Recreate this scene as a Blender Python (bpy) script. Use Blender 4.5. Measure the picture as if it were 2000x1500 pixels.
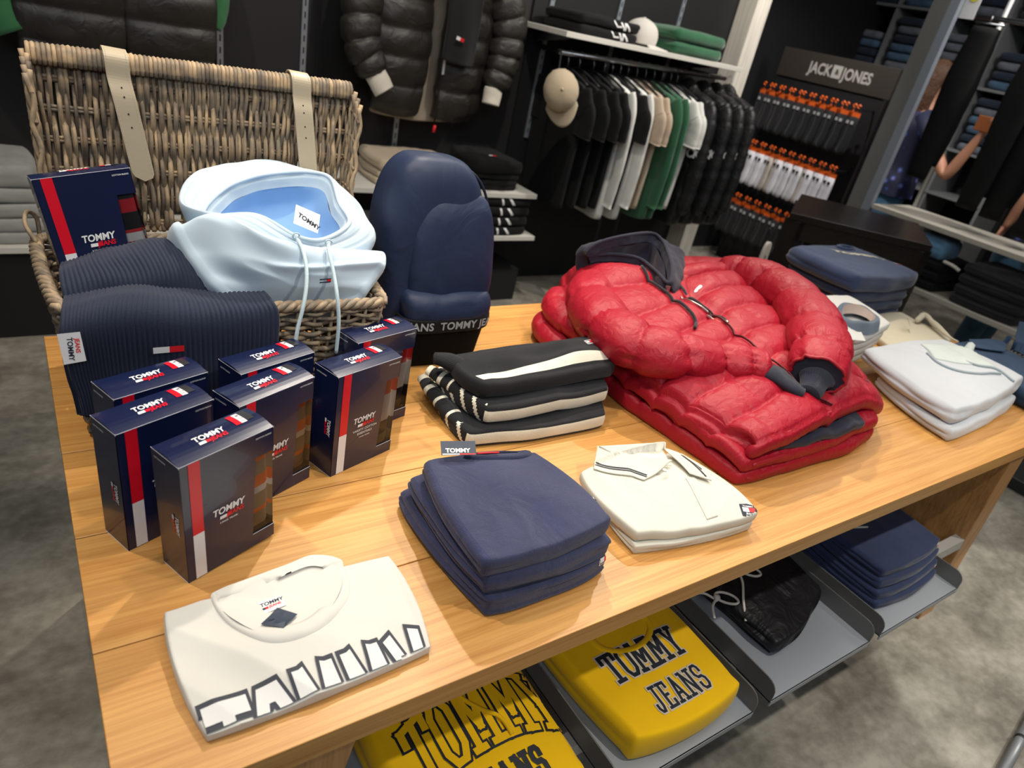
import bpy, bmesh, math, random
import numpy as np
from mathutils import Vector, Matrix, noise
from mathutils.bvhtree import BVHTree
random.seed(7)
S = bpy.context.scene
for o in list(bpy.data.objects): bpy.data.objects.remove(o)
COL = S.collection
pi = math.pi
TZ = 0.76                      # table top height

# ---------------------------------------------------------------- camera
cd = bpy.data.cameras.new('camera'); cam = bpy.data.objects.new('camera', cd); COL.objects.link(cam)
cam.matrix_world = Matrix(((0.823788,0.118738,-0.554323,-0.0073),(-0.533285,0.494009,-0.686704,-1.5987),(0.192303,0.861311,0.470280,1.56),(0,0,0,1)))
cd.sensor_width = 36; cd.sensor_fit = 'HORIZONTAL'; cd.lens = 36*1351.4/2000
cd.clip_start = .02
cd.dof.use_dof = True; cd.dof.focus_distance = 1.25; cd.dof.aperture_fstop = 4.2
S.camera = cam
S.view_settings.view_transform = 'Standard'; S.view_settings.look = 'None'
S.view_settings.gamma = 1; S.view_settings.use_curve_mapping = False
S.view_settings.exposure = 0.95

# ---------------------------------------------------------------- light
w = bpy.data.worlds.new('world'); S.world = w; w.use_nodes = True
w.node_tree.nodes['Background'].inputs[0].default_value = (.9,.93,1,1)
w.node_tree.nodes['Background'].inputs[1].default_value = .10
def spot(name, loc, aim, power, size=60, radius=.035, col=(1,.86,.68), blend=.6):
    l = bpy.data.lights.new(name,'SPOT'); l.energy = power; l.spot_size = math.radians(size); l.spot_blend = blend
    l.shadow_soft_size = radius; l.color = col
    o = bpy.data.objects.new(name,l); COL.objects.link(o); o.location = loc
    o.rotation_euler = (Vector(aim)-Vector(loc)).to_track_quat('-Z','Y').to_euler()
    return o
WARM=(1,.84,.64); COOL=(.9,.95,1)
spot('track_spot',(1.25,.55,3.0),(.75,-.75,.76),84,55,.04,(1,.9,.76))
spot('track_spot',(-.35,-.3,3.0),(.55,-.6,.76),48,55,.04,(1,.88,.72))
spot('track_spot',(2.7,.55,3.0),(1.75,-.6,.76),66,55,.04,(1,.88,.72))
spot('track_spot',(1.3,-1.9,3.0),(1.3,-.7,.76),58,60,.04,(1,.93,.82))
spot('track_spot',(2.7,-1.9,3.0),(2.6,-1.4,0),60,50,.04,(1,.92,.8))
spot('track_spot',(.6,-.7,3.0),(.3,.2,.76),30,60,.04,(1,.88,.72))
spot('track_spot',(-.2,.6,3.0),(.2,1.9,1.3),26,80,.04,(1,.92,.82))
spot('track_spot',(1.6,.5,3.0),(1.7,1.9,1.1),40,80,.04,(1,.92,.82))
spot('track_spot',(3.2,.5,3.0),(3.3,1.8,1.3),75,75,.04,(1,.93,.84))
spot('track_spot',(4.0,1.6,2.8),(5.0,1.8,1.0),50,80,.04,(1,.95,.9))
spot('track_spot',(4.6,-.2,2.9),(5.4,.7,1.2),34,90,.04,(1,.93,.86))
def area(name,loc,aim,power,sx,sy,col=(1,1,1)):
    l=bpy.data.lights.new(name,'AREA'); l.shape='RECTANGLE'; l.size=sx; l.size_y=sy; l.energy=power; l.color=col
    o=bpy.data.objects.new(name,l); COL.objects.link(o); o.location=loc
    o.rotation_euler=(Vector(aim)-Vector(loc)).to_track_quat('-Z','Y').to_euler()
spot('track_spot',(3.3,-2.4,3.0),(2.75,-1.75,0),120,30,.02,(1,.95,.86),.12)
area('overhead_fill',(.9,-.6,3.05),(.9,-.6,0),15,3.2,1.6,(1,.95,.88))  # these three area lamps are added ambient fill, not real ceiling panels
area('overhead_fill',(-.6,-3.2,3.0),(.3,-.5,.5),16,2.0,.8,(.85,.92,1))  # added cool fill from the camera side
area('overhead_fill',(4.4,0,3.05),(4.4,0,0),18,1.6,2.0,(1,.97,.93))  # added fill over the right side of the shop

# ---------------------------------------------------------------- helpers
WL = {}
def link(o): COL.objects.link(o); return o
def tag(o,label=None,cat=None,group=None,kind=None):
    if label: o['label']=label
    if cat: o['category']=cat
    if group: o['group']=group
    if kind: o['kind']=kind
    return o
def thing(name,label,cat,loc=(0,0,0),group=None,rz=0,rot=None):
    o=link(bpy.data.objects.new(name,None)); o.location=loc
    o.rotation_euler = rot if rot else (0,0,rz); o.empty_display_size=.02
    tag(o,label,cat,group); WL[o.name]=Vector(loc); return o
def wloc(p): return WL.get(p.name,Vector((0,0,0))) if p else Vector((0,0,0))
def mk(name,verts,faces,mat,parent=None,smooth=True,uv=None,local=False,mats=None,mi=None,label=None):
    """link verts/faces as one mesh object; verts are world coordinates unless local"""
    me=bpy.data.meshes.new(name)
    off=Vector((0,0,0)) if (local or not parent) else wloc(parent)
    if isinstance(verts,np.ndarray): vs=(verts-np.array(off)).tolist()
    else: vs=[(v[0]-off.x,v[1]-off.y,v[2]-off.z) for v in verts]
    me.from_pydata(vs,[],faces if isinstance(faces,list) else faces.tolist())
    for m in (mats or [mat]): me.materials.append(m)
    if smooth: me.polygons.foreach_set('use_smooth',[True]*len(me.polygons))
    if mi is not None: me.polygons.foreach_set('material_index',mi)
    if uv is not None:
        ul=me.uv_layers.new(name='UVMap'); li=np.zeros(len(me.loops),dtype=np.int32); me.loops.foreach_get('vertex_index',li)
        ul.data.foreach_set('uv',np.asarray(uv,dtype=np.float32)[li].ravel())
    me.update()
    o=link(bpy.data.objects.new(name,me))
    if parent: o.parent=parent; WL[o.name]=wloc(parent)
    if label: o['label']=label
    return o
def copy_tree(o,parent=None):
    c=o.copy(); COL.objects.link(c); c.parent=parent
    for ch in o.children: copy_tree(ch,c)
    return c
class MB:
    """collects simple solids into one mesh"""
    def __init__(s): s.v=[]; s.f=[]; s.mi=[]
    def add(s,v,f,m=0):
        b=len(s.v); s.v+= [tuple(p) for p in v]; s.f+=[tuple(i+b for i in q) for q in f]; s.mi+=[m]*len(f)
    def box(s,a,b,m=0,M=None):
        x0,y0,z0=a; x1,y1,z1=b
        v=[Vector(p) for p in ((x0,y0,z0),(x1,y0,z0),(x1,y1,z0),(x0,y1,z0),(x0,y0,z1),(x1,y0,z1),(x1,y1,z1),(x0,y1,z1))]
        if M: v=[M@p for p in v]
        s.add(v,[(3,2,1,0),(4,5,6,7),(0,1,5,4),(1,2,6,5),(2,3,7,6),(3,0,4,7)],m)
    def tube(s,pts,r,n=8,m=0,caps=True,flat=1.0,up=None):
        v,f=tube_vf(pts,r,n,caps,flat,up); s.add(v,f,m)
    def prism(s,poly,lo,hi,ax='y',m=0):
        """polygon in the plane normal to ax, extruded lo..hi"""
        def P3(p,t): return {'x':(t,p[0],p[1]),'y':(p[0],t,p[1]),'z':(p[0],p[1],t)}[ax]
        n=len(poly); v=[P3(p,lo) for p in poly]+[P3(p,hi) for p in poly]
        f=[tuple(range(n)),tuple(range(2*n-1,n-1,-1))]+[((i+1)%n,i,i+n,(i+1)%n+n) for i in range(n)]
        s.add(v,f,m)
    def build(s,name,mat,parent=None,smooth=False,local=False,bev=0,mats=None,label=None,uv=None):
        o=mk(name,s.v,s.f,mat,parent,smooth,local=local,mats=mats,mi=s.mi if mats else None,label=label,uv=uv)
        bm=bmesh.new(); bm.from_mesh(o.data); bmesh.ops.recalc_face_normals(bm,faces=bm.faces); bm.to_mesh(o.data); bm.free()
        if bev: md=o.modifiers.new('bevel','BEVEL'); md.width=bev; md.segments=2; md.limit_method='ANGLE'
        return o
def crom(P,t):
    """Catmull-Rom through the points P (array n x k) at t in 0..1 (array)"""
    P=np.asarray(P,float); n=len(P)
    if n==2: return P[0]+(P[1]-P[0])*t[:,None]
    Pe=np.vstack([2*P[0]-P[1],P,2*P[-1]-P[-2]])
    x=np.clip(t*(n-1),0,n-1-1e-9); i=x.astype(int); f=(x-i)[:,None]
    a,b,c,d=Pe[i],Pe[i+1],Pe[i+2],Pe[i+3]
    return .5*((2*b)+(-a+c)*f+(2*a-5*b+4*c-d)*f**2+(-a+3*b-3*c+d)*f**3)
def cromc(P,t):
    P=np.asarray(P,float); n=len(P); x=(t%1)*n; i=x.astype(int)%n; f=(x-np.floor(x))[:,None]
    a,b,c,d=P[(i-1)%n],P[i],P[(i+1)%n],P[(i+2)%n]
    return .5*((2*b)+(-a+c)*f+(2*a-5*b+4*c-d)*f**2+(-a+3*b-3*c+d)*f**3)
def smoothpath(P,n): return [Vector(p) for p in crom([tuple(p) for p in P],np.linspace(0,1,n))]
def tube_vf(pts,r,n=8,caps=True,flat=1.0,up=None):
    pts=[Vector(p) for p in pts]; m=len(pts); v=[];f=[]
    rr=r if hasattr(r,'__len__') else [r]*m
    N=None
    for i,p in enumerate(pts):
        t=(pts[min(i+1,m-1)]-pts[max(i-1,0)]).normalized()
        if up is not None: N=Vector(up)-t*t.dot(Vector(up)); N.normalize()
        elif N is None: N=t.orthogonal().normalized()
        else: N=(N-t*t.dot(N)).normalized()
        B=t.cross(N)
        for k in range(n):
            a=2*pi*k/n; v.append(p+(N*math.cos(a)*flat+B*math.sin(a))*rr[i])
    for i in range(m-1):
        for k in range(n):
            k2=(k+1)%n; f.append((i*n+k,i*n+k2,(i+1)*n+k2,(i+1)*n+k))
    if caps: f.append(tuple(range(n-1,-1,-1))); f.append(tuple((m-1)*n+k for k in range(n)))
    return v,f
def grid_faces(nu,nv,base=0,wrapu=False,wrapv=False):
    f=[]
    for i in range(nu if wrapu else nu-1):
        for j in range(nv if wrapv else nv-1):
            i2=(i+1)%nu; j2=(j+1)%nv
            f.append((base+i*nv+j,base+i2*nv+j,base+i2*nv+j2,base+i*nv+j2))
    return f
def nz(x,y,z=0.0,s=1.0): return noise.noise(Vector((x*s,y*s,z)))
def ctrl_surf(C,us,vs):
    """C rows x cols x 3 ; v along rows, u along cols ; returns len(vs) x len(us) x 3"""
    C=np.asarray(C,float); R,K,_=C.shape
    rows=np.array([crom(C[r],us) for r in range(R)])          # R x nu x 3
    return np.transpose(np.array([crom(rows[:,j],vs) for j in range(len(us))]),(1,0,2))
def patch(name,C,T,mat,parent=None,nu=60,nv=60,roll=.6,layers=1,gro=.004,disp=None,back=(0,0,-1),corner=.18,seed=0,
          flat_bottom=None,uvs=(1,1),nr=None,side_noise=.0,bulge=None,mats=None,mifn=None,label=None,droop=0.0):
    """closed cloth slab: top follows the control grid C, thickness T towards back, rolled edges with fold grooves"""
    C=np.asarray(C,float)
    if C.ndim==2: C=np.array([[C[0],C[1]],[C[3],C[2]]])       # FL FR BR BL
    if C.shape[0]==2: C=np.array([C[0]*(1-t)+C[1]*t for t in (0,1/3,2/3,1)])
    if C.shape[1]==2: C=np.array([[r[0]*(1-t)+r[1]*t for t in (0,1/3,2/3,1)] for r in C])
    us=np.linspace(0,1,nu); vs=np.linspace(0,1,nv)
    U,V=np.meshgrid(us,vs)
    x=2*U-1; y=2*V-1; k=corner
    xs=x*np.sqrt(1-k*y**2*np.abs(x)**2*.9); ys=y*np.sqrt(1-k*x**2*np.abs(y)**2*.9)
    # evaluate surface at warped parameters through a dense table
    D=ctrl_surf(C,np.linspace(0,1,41),np.linspace(0,1,41))
    def ev(u,v):
        a=np.clip(u*40,0,39.999); b=np.clip(v*40,0,39.999); i=a.astype(int); j=b.astype(int); fa=(a-i)[...,None]; fb=(b-j)[...,None]
        return (D[j,i]*(1-fa)+D[j,i+1]*fa)*(1-fb)+(D[j+1,i]*(1-fa)+D[j+1,i+1]*fa)*fb
    G=ev((xs+1)/2,(ys+1)/2)
    bk=np.array(Vector(back).normalized())
    if droop:
        e=np.minimum(np.minimum(U,1-U),np.minimum(V,1-V)); G=G+bk*(droop*np.exp(-(e/.06)))[...,None]
    if disp is not None:
        for j in range(nv):
            for i in range(nu):
                G[j,i]-=bk*disp(U[j,i],V[j,i],G[j,i])
    top=G.reshape(-1,3)
    b=[(0,i) for i in range(nu)]+[(j,nu-1) for j in range(1,nv)]+[(nv-1,i) for i in range(nu-2,-1,-1)]+[(j,0) for j in range(nv-2,0,-1)]
    L=np.array([G[j,i] for j,i in b]); bi=[j*nu+i for j,i in b]; nb=len(b)
    tan=np.roll(L,-2,0)-np.roll(L,2,0); out=np.cross(tan,-bk); out/= (np.linalg.norm(out,axis=1)[:,None]+1e-9)
    cen=L.mean(0)
    if ((L-cen)*out).sum()<0: out=-out
    for _ in range(2): out=(np.roll(out,1,0)+out+np.roll(out,-1,0)); out/=np.linalg.norm(out,axis=1)[:,None]
    nr=nr or max(8,layers*7)
    Tb=np.full(nb,float(T))
    if flat_bottom is not None:
        Tb=((np.array(flat_bottom)-L)@bk) if hasattr(flat_bottom,'__len__') else (L[:,2]-flat_bottom)
        Tb=np.maximum(Tb,.002)
    bul=bulge if bulge is not None else roll*.5
    verts=[top]; uvl=[np.stack([U.ravel()*uvs[0],V.ravel()*uvs[1]],1)]
    ub=np.array([[U[j,i]*uvs[0],V[j,i]*uvs[1]] for j,i in b])
    arc=np.cumsum(np.linalg.norm(L-np.roll(L,1,0),axis=1))
    Vb=np.array([V[j,i] for j,i in b]); fw=np.clip(1-Vb/.06,0,1) if layers>1 else np.ones(nb)
    for q in range(1,nr+1):
        t=q/nr; o_=bul*np.sin(pi*min(t,1))**.55*Tb if t<1 else -.002*np.ones(nb)
        if layers>1 and t<1:
            fr=(t*layers)%1; g=gro*(1-abs(2*fr-1)**.0 if False else 1)*(abs(math.sin(pi*t*layers))**.45)-gro
            o_=o_+g*(1-fw)
        if side_noise:
            lay=int(min(t,.999)*layers)
            o_=o_+np.array([side_noise*noise.noise(Vector((p[0]*9+lay*3.1,p[1]*9+lay*1.7,seed+lay*2.3))) for p in L])*math.sin(pi*min(t,1))**.3
        tz=t*(1-fw)+(1-math.cos(pi*t))/2*fw
        verts.append(L+out*o_[:,None]+bk*(Tb*tz)[:,None])
        uvl.append(ub-np.array([0,1])*(Tb*tz)[:,None])
    V_=np.vstack(verts)
    f=[(j*nu+i,j*nu+i+1,(j+1)*nu+i+1,(j+1)*nu+i) for j in range(nv-1) for i in range(nu-1)]
    mi=[(mifn(us[i],vs[j],0) if mifn else 0) for j in range(nv-1) for i in range(nu-1)]
    n0=nu*nv; prev=bi
    for q in range(nr):
        cur=[n0+q*nb+k for k in range(nb)]
        for k in range(nb):
            k2=(k+1)%nb; f.append((prev[k2],prev[k],cur[k],cur[k2])); 
            mi.append(mifn(U[b[k]],V[b[k]],(q+.5)/nr) if mifn else 0)
        prev=cur
    f.append(tuple(reversed(prev))); mi.append(0)
    o=mk(name,V_,f,mat,parent,True,np.vstack(uvl),mats=mats,mi=mi if mifn else None,label=label)
    o_top=(V_,f)
    return o
def loft(name,loops,mat,parent=None,nu=80,nv=30,closed=True,disp=None,uvs=(1,1),capend=False,label=None,solid=0):
    L=[np.array(l,float) for l in loops]; us=np.linspace(0,1,nu,endpoint=not closed)
    R=np.array([(cromc if closed else crom)(l,us) for l in L]); vs=np.linspace(0,1,nv)
    G=np.transpose(np.array([crom(R[:,i],vs) for i in range(nu)]),(1,0,2))
    if disp is not None:
        dv=np.gradient(G,axis=0); du=np.gradient(G,axis=1) if not closed else (np.roll(G,-1,1)-np.roll(G,1,1))/2
        Nn=np.cross(du,dv); Nn/=np.linalg.norm(Nn,axis=2)[...,None]+1e-9
        for j in range(nv):
            for i in range(nu): G[j,i]+=Nn[j,i]*disp(us[i],vs[j],G[j,i])
    f=grid_faces(nv,nu,wrapv=closed)
    if capend: f.append(tuple((nv-1)*nu+k for k in range(nu)))
    U,V=np.meshgrid(us,vs)
    o=mk(name,G.reshape(-1,3),f,mat,parent,True,np.stack([U.ravel()*uvs[0],V.ravel()*uvs[1]],1),label=label)
    if solid: md=o.modifiers.new('s','SOLIDIFY'); md.thickness=solid; md.offset=0
    return o
def bvh_of(objs):
    V=[];F=[]
    for o in objs:
        b=len(V); M=wloc(o)
        V+=[v.co+M for v in o.data.vertices]; F+=[tuple(i+b for i in p.vertices) for p in o.data.polygons]
    return BVHTree.FromPolygons(V,F)

# ---- flat graphics: lists of (polygons, material) laid on a surface ----
class Art:
    def __init__(s): s.v=[]; s.f=[]; s.mi=[]
    def poly(s,pts,m=0,lay=0):
        b=len(s.v); lay=lay+len(s.f)*.004; s.v+=[(p[0],p[1],lay) for p in pts]; s.f.append(tuple(range(b,b+len(pts)))); s.mi.append(m)
    def rect(s,x0,y0,x1,y1,m=0,lay=0,sh=0): s.poly([(x0+sh*y0,y0),(x1+sh*y0,y0),(x1+sh*y1,y1),(x0+sh*y1,y1)],m,lay)
    def text(s,body,size,x=0,y=0,m=0,lay=0,bold=.02,shear=0,sx=1,align='LEFT',space=1,rot=0):
        cu=bpy.data.curves.new('t','FONT'); cu.body=body; cu.size=size; cu.offset=bold*size; cu.shear=shear; cu.align_x=align
        cu.space_character=space; cu.resolution_u=3
        ob=bpy.data.objects.new('t',cu); me=bpy.data.meshes.new_from_object(ob)
        b=len(s.v); ca,sa=math.cos(rot),math.sin(rot)
        for v in me.vertices:
            vx,vy=v.co.x*sx,v.co.y; s.v.append((x+ca*vx-sa*vy,y+sa*vx+ca*vy,lay))
        for p in me.polygons: s.f.append(tuple(i+b for i in p.vertices)); s.mi.append(m)
        bpy.data.objects.remove(ob); bpy.data.curves.remove(cu); bpy.data.meshes.remove(me)
    def stroke(s,pl,t,m=0,lay=0):
        V=[Vector(q) for q in pl]; n=len(V); cl=(V[0]-V[-1]).length<1e-6
        def ext(k,i0,i1,i2):
            d1=(V[i1]-V[i0]).normalized(); d2=(V[i2]-V[i1]).normalized(); return min(.5,.5*math.tan(min(1.5,d1.angle(d2)/2)))
        for k in range(n-1):
            a,b=V[k],V[k+1]; d=(b-a).normalized(); m_=Vector((-d.y,d.x))*t/2
            ea=ext(0,k-1,k,k+1) if k>0 else (ext(0,n-2,0,1) if cl else .5); eb=ext(0,k,k+1,k+2) if k<n-2 else (ext(0,n-2,0,1) if cl else .5)
            a2=a-d*t*ea; b2=b+d*t*eb; s.poly([a2-m_,b2-m_,b2+m_,a2+m_],m,lay)
    def lay(s,name,mats,o,ux,uy,parent,bvh=None,dirn=(0,0,-1),off=.0006,res=.012,lift=.0003,flipw=None,label=None,clip=None):
        """place on a plane (origin o, axes ux uy) or drop along dirn onto bvh"""
        bm=bmesh.new(); vs=[bm.verts.new(v) for v in s.v]; 
        for f,m in zip(s.f,s.mi):
            try: q=bm.faces.new([vs[i] for i in f]); q.material_index=m
            except ValueError: pass
        if bvh is not None:
            xs=[v[0] for v in s.v]; ys=[v[1] for v in s.v]
            for ax,(lo,hi) in ((0,(min(xs),max(xs))),(1,(min(ys),max(ys)))):
                n=int((hi-lo)/res)
                for k in range(1,n+1):
                    co=[0,0,0]; co[ax]=lo+k*(hi-lo)/(n+1); no=[0,0,0]; no[ax]=1
                    bmesh.ops.bisect_plane(bm,geom=bm.verts[:]+bm.edges[:]+bm.faces[:],plane_co=co,plane_no=no,dist=1e-7)
        o=Vector(o); ux=Vector(ux); uy=Vector(uy); d=Vector(dirn).normalized(); nrm=ux.cross(uy).normalized()
        dead=[]
        for v in bm.verts:
            p=o+ux*v.co.x+uy*v.co.y; ly=v.co.z
            if clip is not None and not clip(v.co.x,v.co.y): dead.append(v); continue
            if bvh is None: v.co=p+nrm*(off+lift*ly)
            else:
                h=bvh.ray_cast(p-d*.5,d)
                if h[0] is None: dead.append(v); continue
                n=h[1] if h[1].dot(d)<0 else -h[1]
                if n.dot(d)>-.25: dead.append(v); continue
                v.co=h[0]-d*(off+lift*ly)+n*off*.5
        if dead: bmesh.ops.delete(bm,geom=dead,context='VERTS')
        me=bpy.data.meshes.new(name); pl=wloc(parent)
        for v in bm.verts: v.co-=pl
        bm.to_mesh(me); bm.free()
        for m in mats: me.materials.append(m)
        ob=link(bpy.data.objects.new(name,me)); ob.parent=parent; WL[ob.name]=pl
        if label: ob['label']=label
        return ob
SLAB={ # block letters with slab serifs as strokes in a 0..w x 0..1 box
'T':(.8,[[(.4,0),(.4,1)],[(.02,1),(.78,1)],[(.02,1),(.02,.78)],[(.78,1),(.78,.78)],[(.22,0),(.58,0)]]),
'O':(.72,[[(.2,0),(.5,0),(.68,.2),(.68,.8),(.5,1),(.2,1),(.04,.8),(.04,.2),(.2,0)]]),
'M':(1.0,[[(.14,0),(.14,1)],[(.86,0),(.86,1)],[(.16,.98),(.5,.3),(.84,.98)],[(0,0),(.3,0)],[(.7,0),(1,0)],[(0,1),(.18,1)],[(.82,1),(1,1)]]),
'Y':(.86,[[(.43,0),(.43,.45)],[(.43,.45),(.13,1)],[(.43,.45),(.73,1)],[(.26,0),(.6,0)],[(0,1),(.28,1)],[(.58,1),(.86,1)]]),
'J':(.6,[[(.42,1),(.42,.2),(.32,0),(.14,0),(.02,.14),(.02,.28)],[(.24,1),(.6,1)]]),
'E':(.66,[[(.14,0),(.14,1)],[(0,0),(.62,0),(.62,.2)],[(0,1),(.6,1),(.6,.8)],[(.14,.5),(.42,.5)]]),
'A':(.84,[[(.12,0),(.42,1),(.72,0)],[(.22,.33),(.62,.33)],[(0,0),(.26,0)],[(.58,0),(.84,0)]]),
'N':(.86,[[(.14,0),(.14,1)],[(.72,0),(.72,1)],[(.14,1),(.72,0)],[(0,0),(.28,0)],[(0,1),(.14,1)],[(.58,1),(.86,1)]]),
'S':(.64,[[(.04,.26),(.04,.12),(.16,0),(.46,0),(.6,.14),(.6,.38),(.46,.5),(.18,.5),(.04,.64),(.04,.86),(.18,1),(.46,1),(.58,.88),(.58,.74)]]),
}
def slab_text(art,s,h,x,y,t,outline,m_out,m_in,sx=1,gap=.16,arch=0,m_edge=None,edge=0,alt={}):
    """block letters of height h; dark strokes outlined, or hollow"""
    tot=sum(SLAB[c][0]*h*sx for c in s)+gap*h*(len(s)-1); cx=x
    for c in s:
        wd,st=alt.get(c,SLAB[c])
        for pl in st:
            q=[]
            for a in pl:
                X=cx+a[0]*h*sx; r=(X-x)/tot*2-1
                q.append((X,y+a[1]*h*(1+arch*.35*(1-r*r))+arch*h*(1-r*r)))
            if m_edge is not None: art.stroke(q,t+2*outline+2*edge,m_edge,0)
            art.stroke(q,t+2*outline,m_out,1)
            if m_in is not None: art.stroke(q,t,m_in,2)
        cx+=wd*h*sx+gap*h
    return tot

# ---------------------------------------------------------------- materials
def nodes(name):
    m=bpy.data.materials.new(name); m.use_nodes=True; t=m.node_tree; b=t.nodes['Principled BSDF']; return m,t,b
def N(t,typ,**k):
    n=t.nodes.new(typ)
    for a,v in k.items(): setattr(n,a,v)
    return n
MC={}
def plain(name,col,rough=.6,metal=0,sheen=0,coat=0,spec=.5,emit=0):
    if name in MC: return MC[name]
    m,t,b=nodes(name); b.inputs['Base Color'].default_value=(*col,1); b.inputs['Roughness'].default_value=rough
    b.inputs['Metallic'].default_value=metal; b.inputs['Sheen Weight'].default_value=sheen; b.inputs['Coat Weight'].default_value=coat
    b.inputs['Specular IOR Level'].default_value=spec
    if emit: b.inputs['Emission Color'].default_value=(*col,1); b.inputs['Emission Strength'].default_value=emit
    MC[name]=m; return m
def fabric(name,col,rough=.85,scale=900,bump=.25,var=.08,sheen=.15,rib=None,ribscale=120,wr=0,wrs=18,spec=.3):
    """cloth: fine weave bump, slight mottling, optional knit ribs along UV u"""
    if name in MC: return MC[name]
    m,t,b=nodes(name); L=t.links
    tc=N(t,'ShaderNodeTexCoord'); n1=N(t,'ShaderNodeTexNoise'); n1.inputs['Scale'].default_value=scale; n1.inputs['Detail'].default_value=2
    L.new(tc.outputs['Object'],n1.inputs['Vector'])
    n2=N(t,'ShaderNodeTexNoise'); n2.inputs['Scale'].default_value=14; n2.inputs['Detail'].default_value=4; L.new(tc.outputs['Object'],n2.inputs['Vector'])
    mp=N(t,'ShaderNodeMapRange'); mp.inputs['From Min'].default_value=.3; mp.inputs['From Max'].default_value=.7
    mp.inputs['To Min'].default_value=1-var; mp.inputs['To Max'].default_value=1+var; L.new(n2.outputs['Fac'],mp.inputs['Value'])
    mx=N(t,'ShaderNodeMixRGB',blend_type='MULTIPLY'); mx.inputs['Fac'].default_value=1; mx.inputs['Color1'].default_value=(*col,1)
    L.new(mp.outputs['Result'],mx.inputs['Color2']); L.new(mx.outputs['Color'],b.inputs['Base Color'])
    bp=N(t,'ShaderNodeBump'); bp.inputs['Strength'].default_value=bump; bp.inputs['Distance'].default_value=.0012
    h=n1.outputs['Fac']
    if rib:
        wv=N(t,'ShaderNodeTexWave',wave_type='BANDS',bands_direction='X'); wv.inputs['Scale'].default_value=ribscale; wv.inputs['Distortion'].default_value=.4
        L.new(tc.outputs['UV'],wv.inputs['Vector'])
        ad=N(t,'ShaderNodeMath',operation='MULTIPLY_ADD'); L.new(wv.outputs['Fac'],ad.inputs[0]); ad.inputs[1].default_value=rib; L.new(h,ad.inputs[2]); h=ad.outputs[0]
    if wr:
        nw=N(t,'ShaderNodeTexNoise'); nw.inputs['Scale'].default_value=wrs; nw.inputs['Detail'].default_value=3; nw.inputs['Distortion'].default_value=1.2
        L.new(tc.outputs['Object'],nw.inputs['Vector'])
        b2=N(t,'ShaderNodeBump'); b2.inputs['Strength'].default_value=1; b2.inputs['Distance'].default_value=wr; L.new(nw.outputs['Fac'],b2.inputs['Height'])
        L.new(b2.outputs['Normal'],bp.inputs['Normal'])
    L.new(h,bp.inputs['Height']); L.new(bp.outputs['Normal'],b.inputs['Normal'])
    b.inputs['Roughness'].default_value=rough; b.inputs['Sheen Weight'].default_value=sheen; b.inputs['Specular IOR Level'].default_value=spec
    MC[name]=m; return m
def wood(name,c1,c2,axis='X',rough=.42,planks=None):
    if name in MC: return MC[name]
    m,t,b=nodes(name); L=t.links; tc=N(t,'ShaderNodeTexCoord'); mp=N(t,'ShaderNodeMapping')
    sc={'X':(.75,34,34),'Y':(34,.75,34),'Z':(34,34,.75)}[axis]
    mp.inputs['Scale'].default_value=sc
    L.new(tc.outputs['Object'],mp.inputs['Vector'])
    vec=mp.outputs['Vector']
    if planks:   # shift the grain from board to board
        sp=N(t,'ShaderNodeSeparateXYZ'); L.new(tc.outputs['Object'],sp.inputs[0])
        dv=N(t,'ShaderNodeMath',operation='DIVIDE'); L.new(sp.outputs['Y'],dv.inputs[0]); dv.inputs[1].default_value=planks
        fl=N(t,'ShaderNodeMath',operation='FLOOR'); L.new(dv.outputs[0],fl.inputs[0])
        cx=N(t,'ShaderNodeCombineXYZ'); ml=N(t,'ShaderNodeMath',operation='MULTIPLY'); L.new(fl.outputs[0],ml.inputs[0]); ml.inputs[1].default_value=7.31
        L.new(ml.outputs[0],cx.inputs['X']); L.new(ml.outputs[0],cx.inputs['Z'])
        va=N(t,'ShaderNodeVectorMath',operation='ADD'); L.new(vec,va.inputs[0]); L.new(cx.outputs[0],va.inputs[1]); vec=va.outputs[0]
    n1=N(t,'ShaderNodeTexNoise'); n1.inputs['Scale'].default_value=2.2; n1.inputs['Detail'].default_value=8; n1.inputs['Roughness'].default_value=.62; n1.inputs['Distortion'].default_value=.6
    L.new(vec,n1.inputs['Vector'])
    n2=N(t,'ShaderNodeTexNoise'); n2.inputs['Scale'].default_value=7; n2.inputs['Detail'].default_value=7; n2.inputs['Roughness'].default_value=.7; L.new(vec,n2.inputs['Vector'])
    ad=N(t,'ShaderNodeMath',operation='MULTIPLY_ADD'); L.new(n2.outputs['Fac'],ad.inputs[0]); ad.inputs[1].default_value=.75; L.new(n1.outputs['Fac'],ad.inputs[2])
    cr=N(t,'ShaderNodeValToRGB'); cr.color_ramp.elements[0].position=.62; cr.color_ramp.elements[0].color=(*c1,1)
    cr.color_ramp.elements[1].position=1.0; cr.color_ramp.elements[1].color=(*c2,1)
    L.new(ad.outputs[0],cr.inputs['Fac']); L.new(cr.outputs['Color'],b.inputs['Base Color'])
    bp=N(t,'ShaderNodeBump'); bp.inputs['Strength'].default_value=.12; bp.inputs['Distance'].default_value=.001; L.new(ad.outputs[0],bp.inputs['Height']); L.new(bp.outputs['Normal'],b.inputs['Normal'])
    b.inputs['Roughness'].default_value=rough; MC[name]=m; return m
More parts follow.
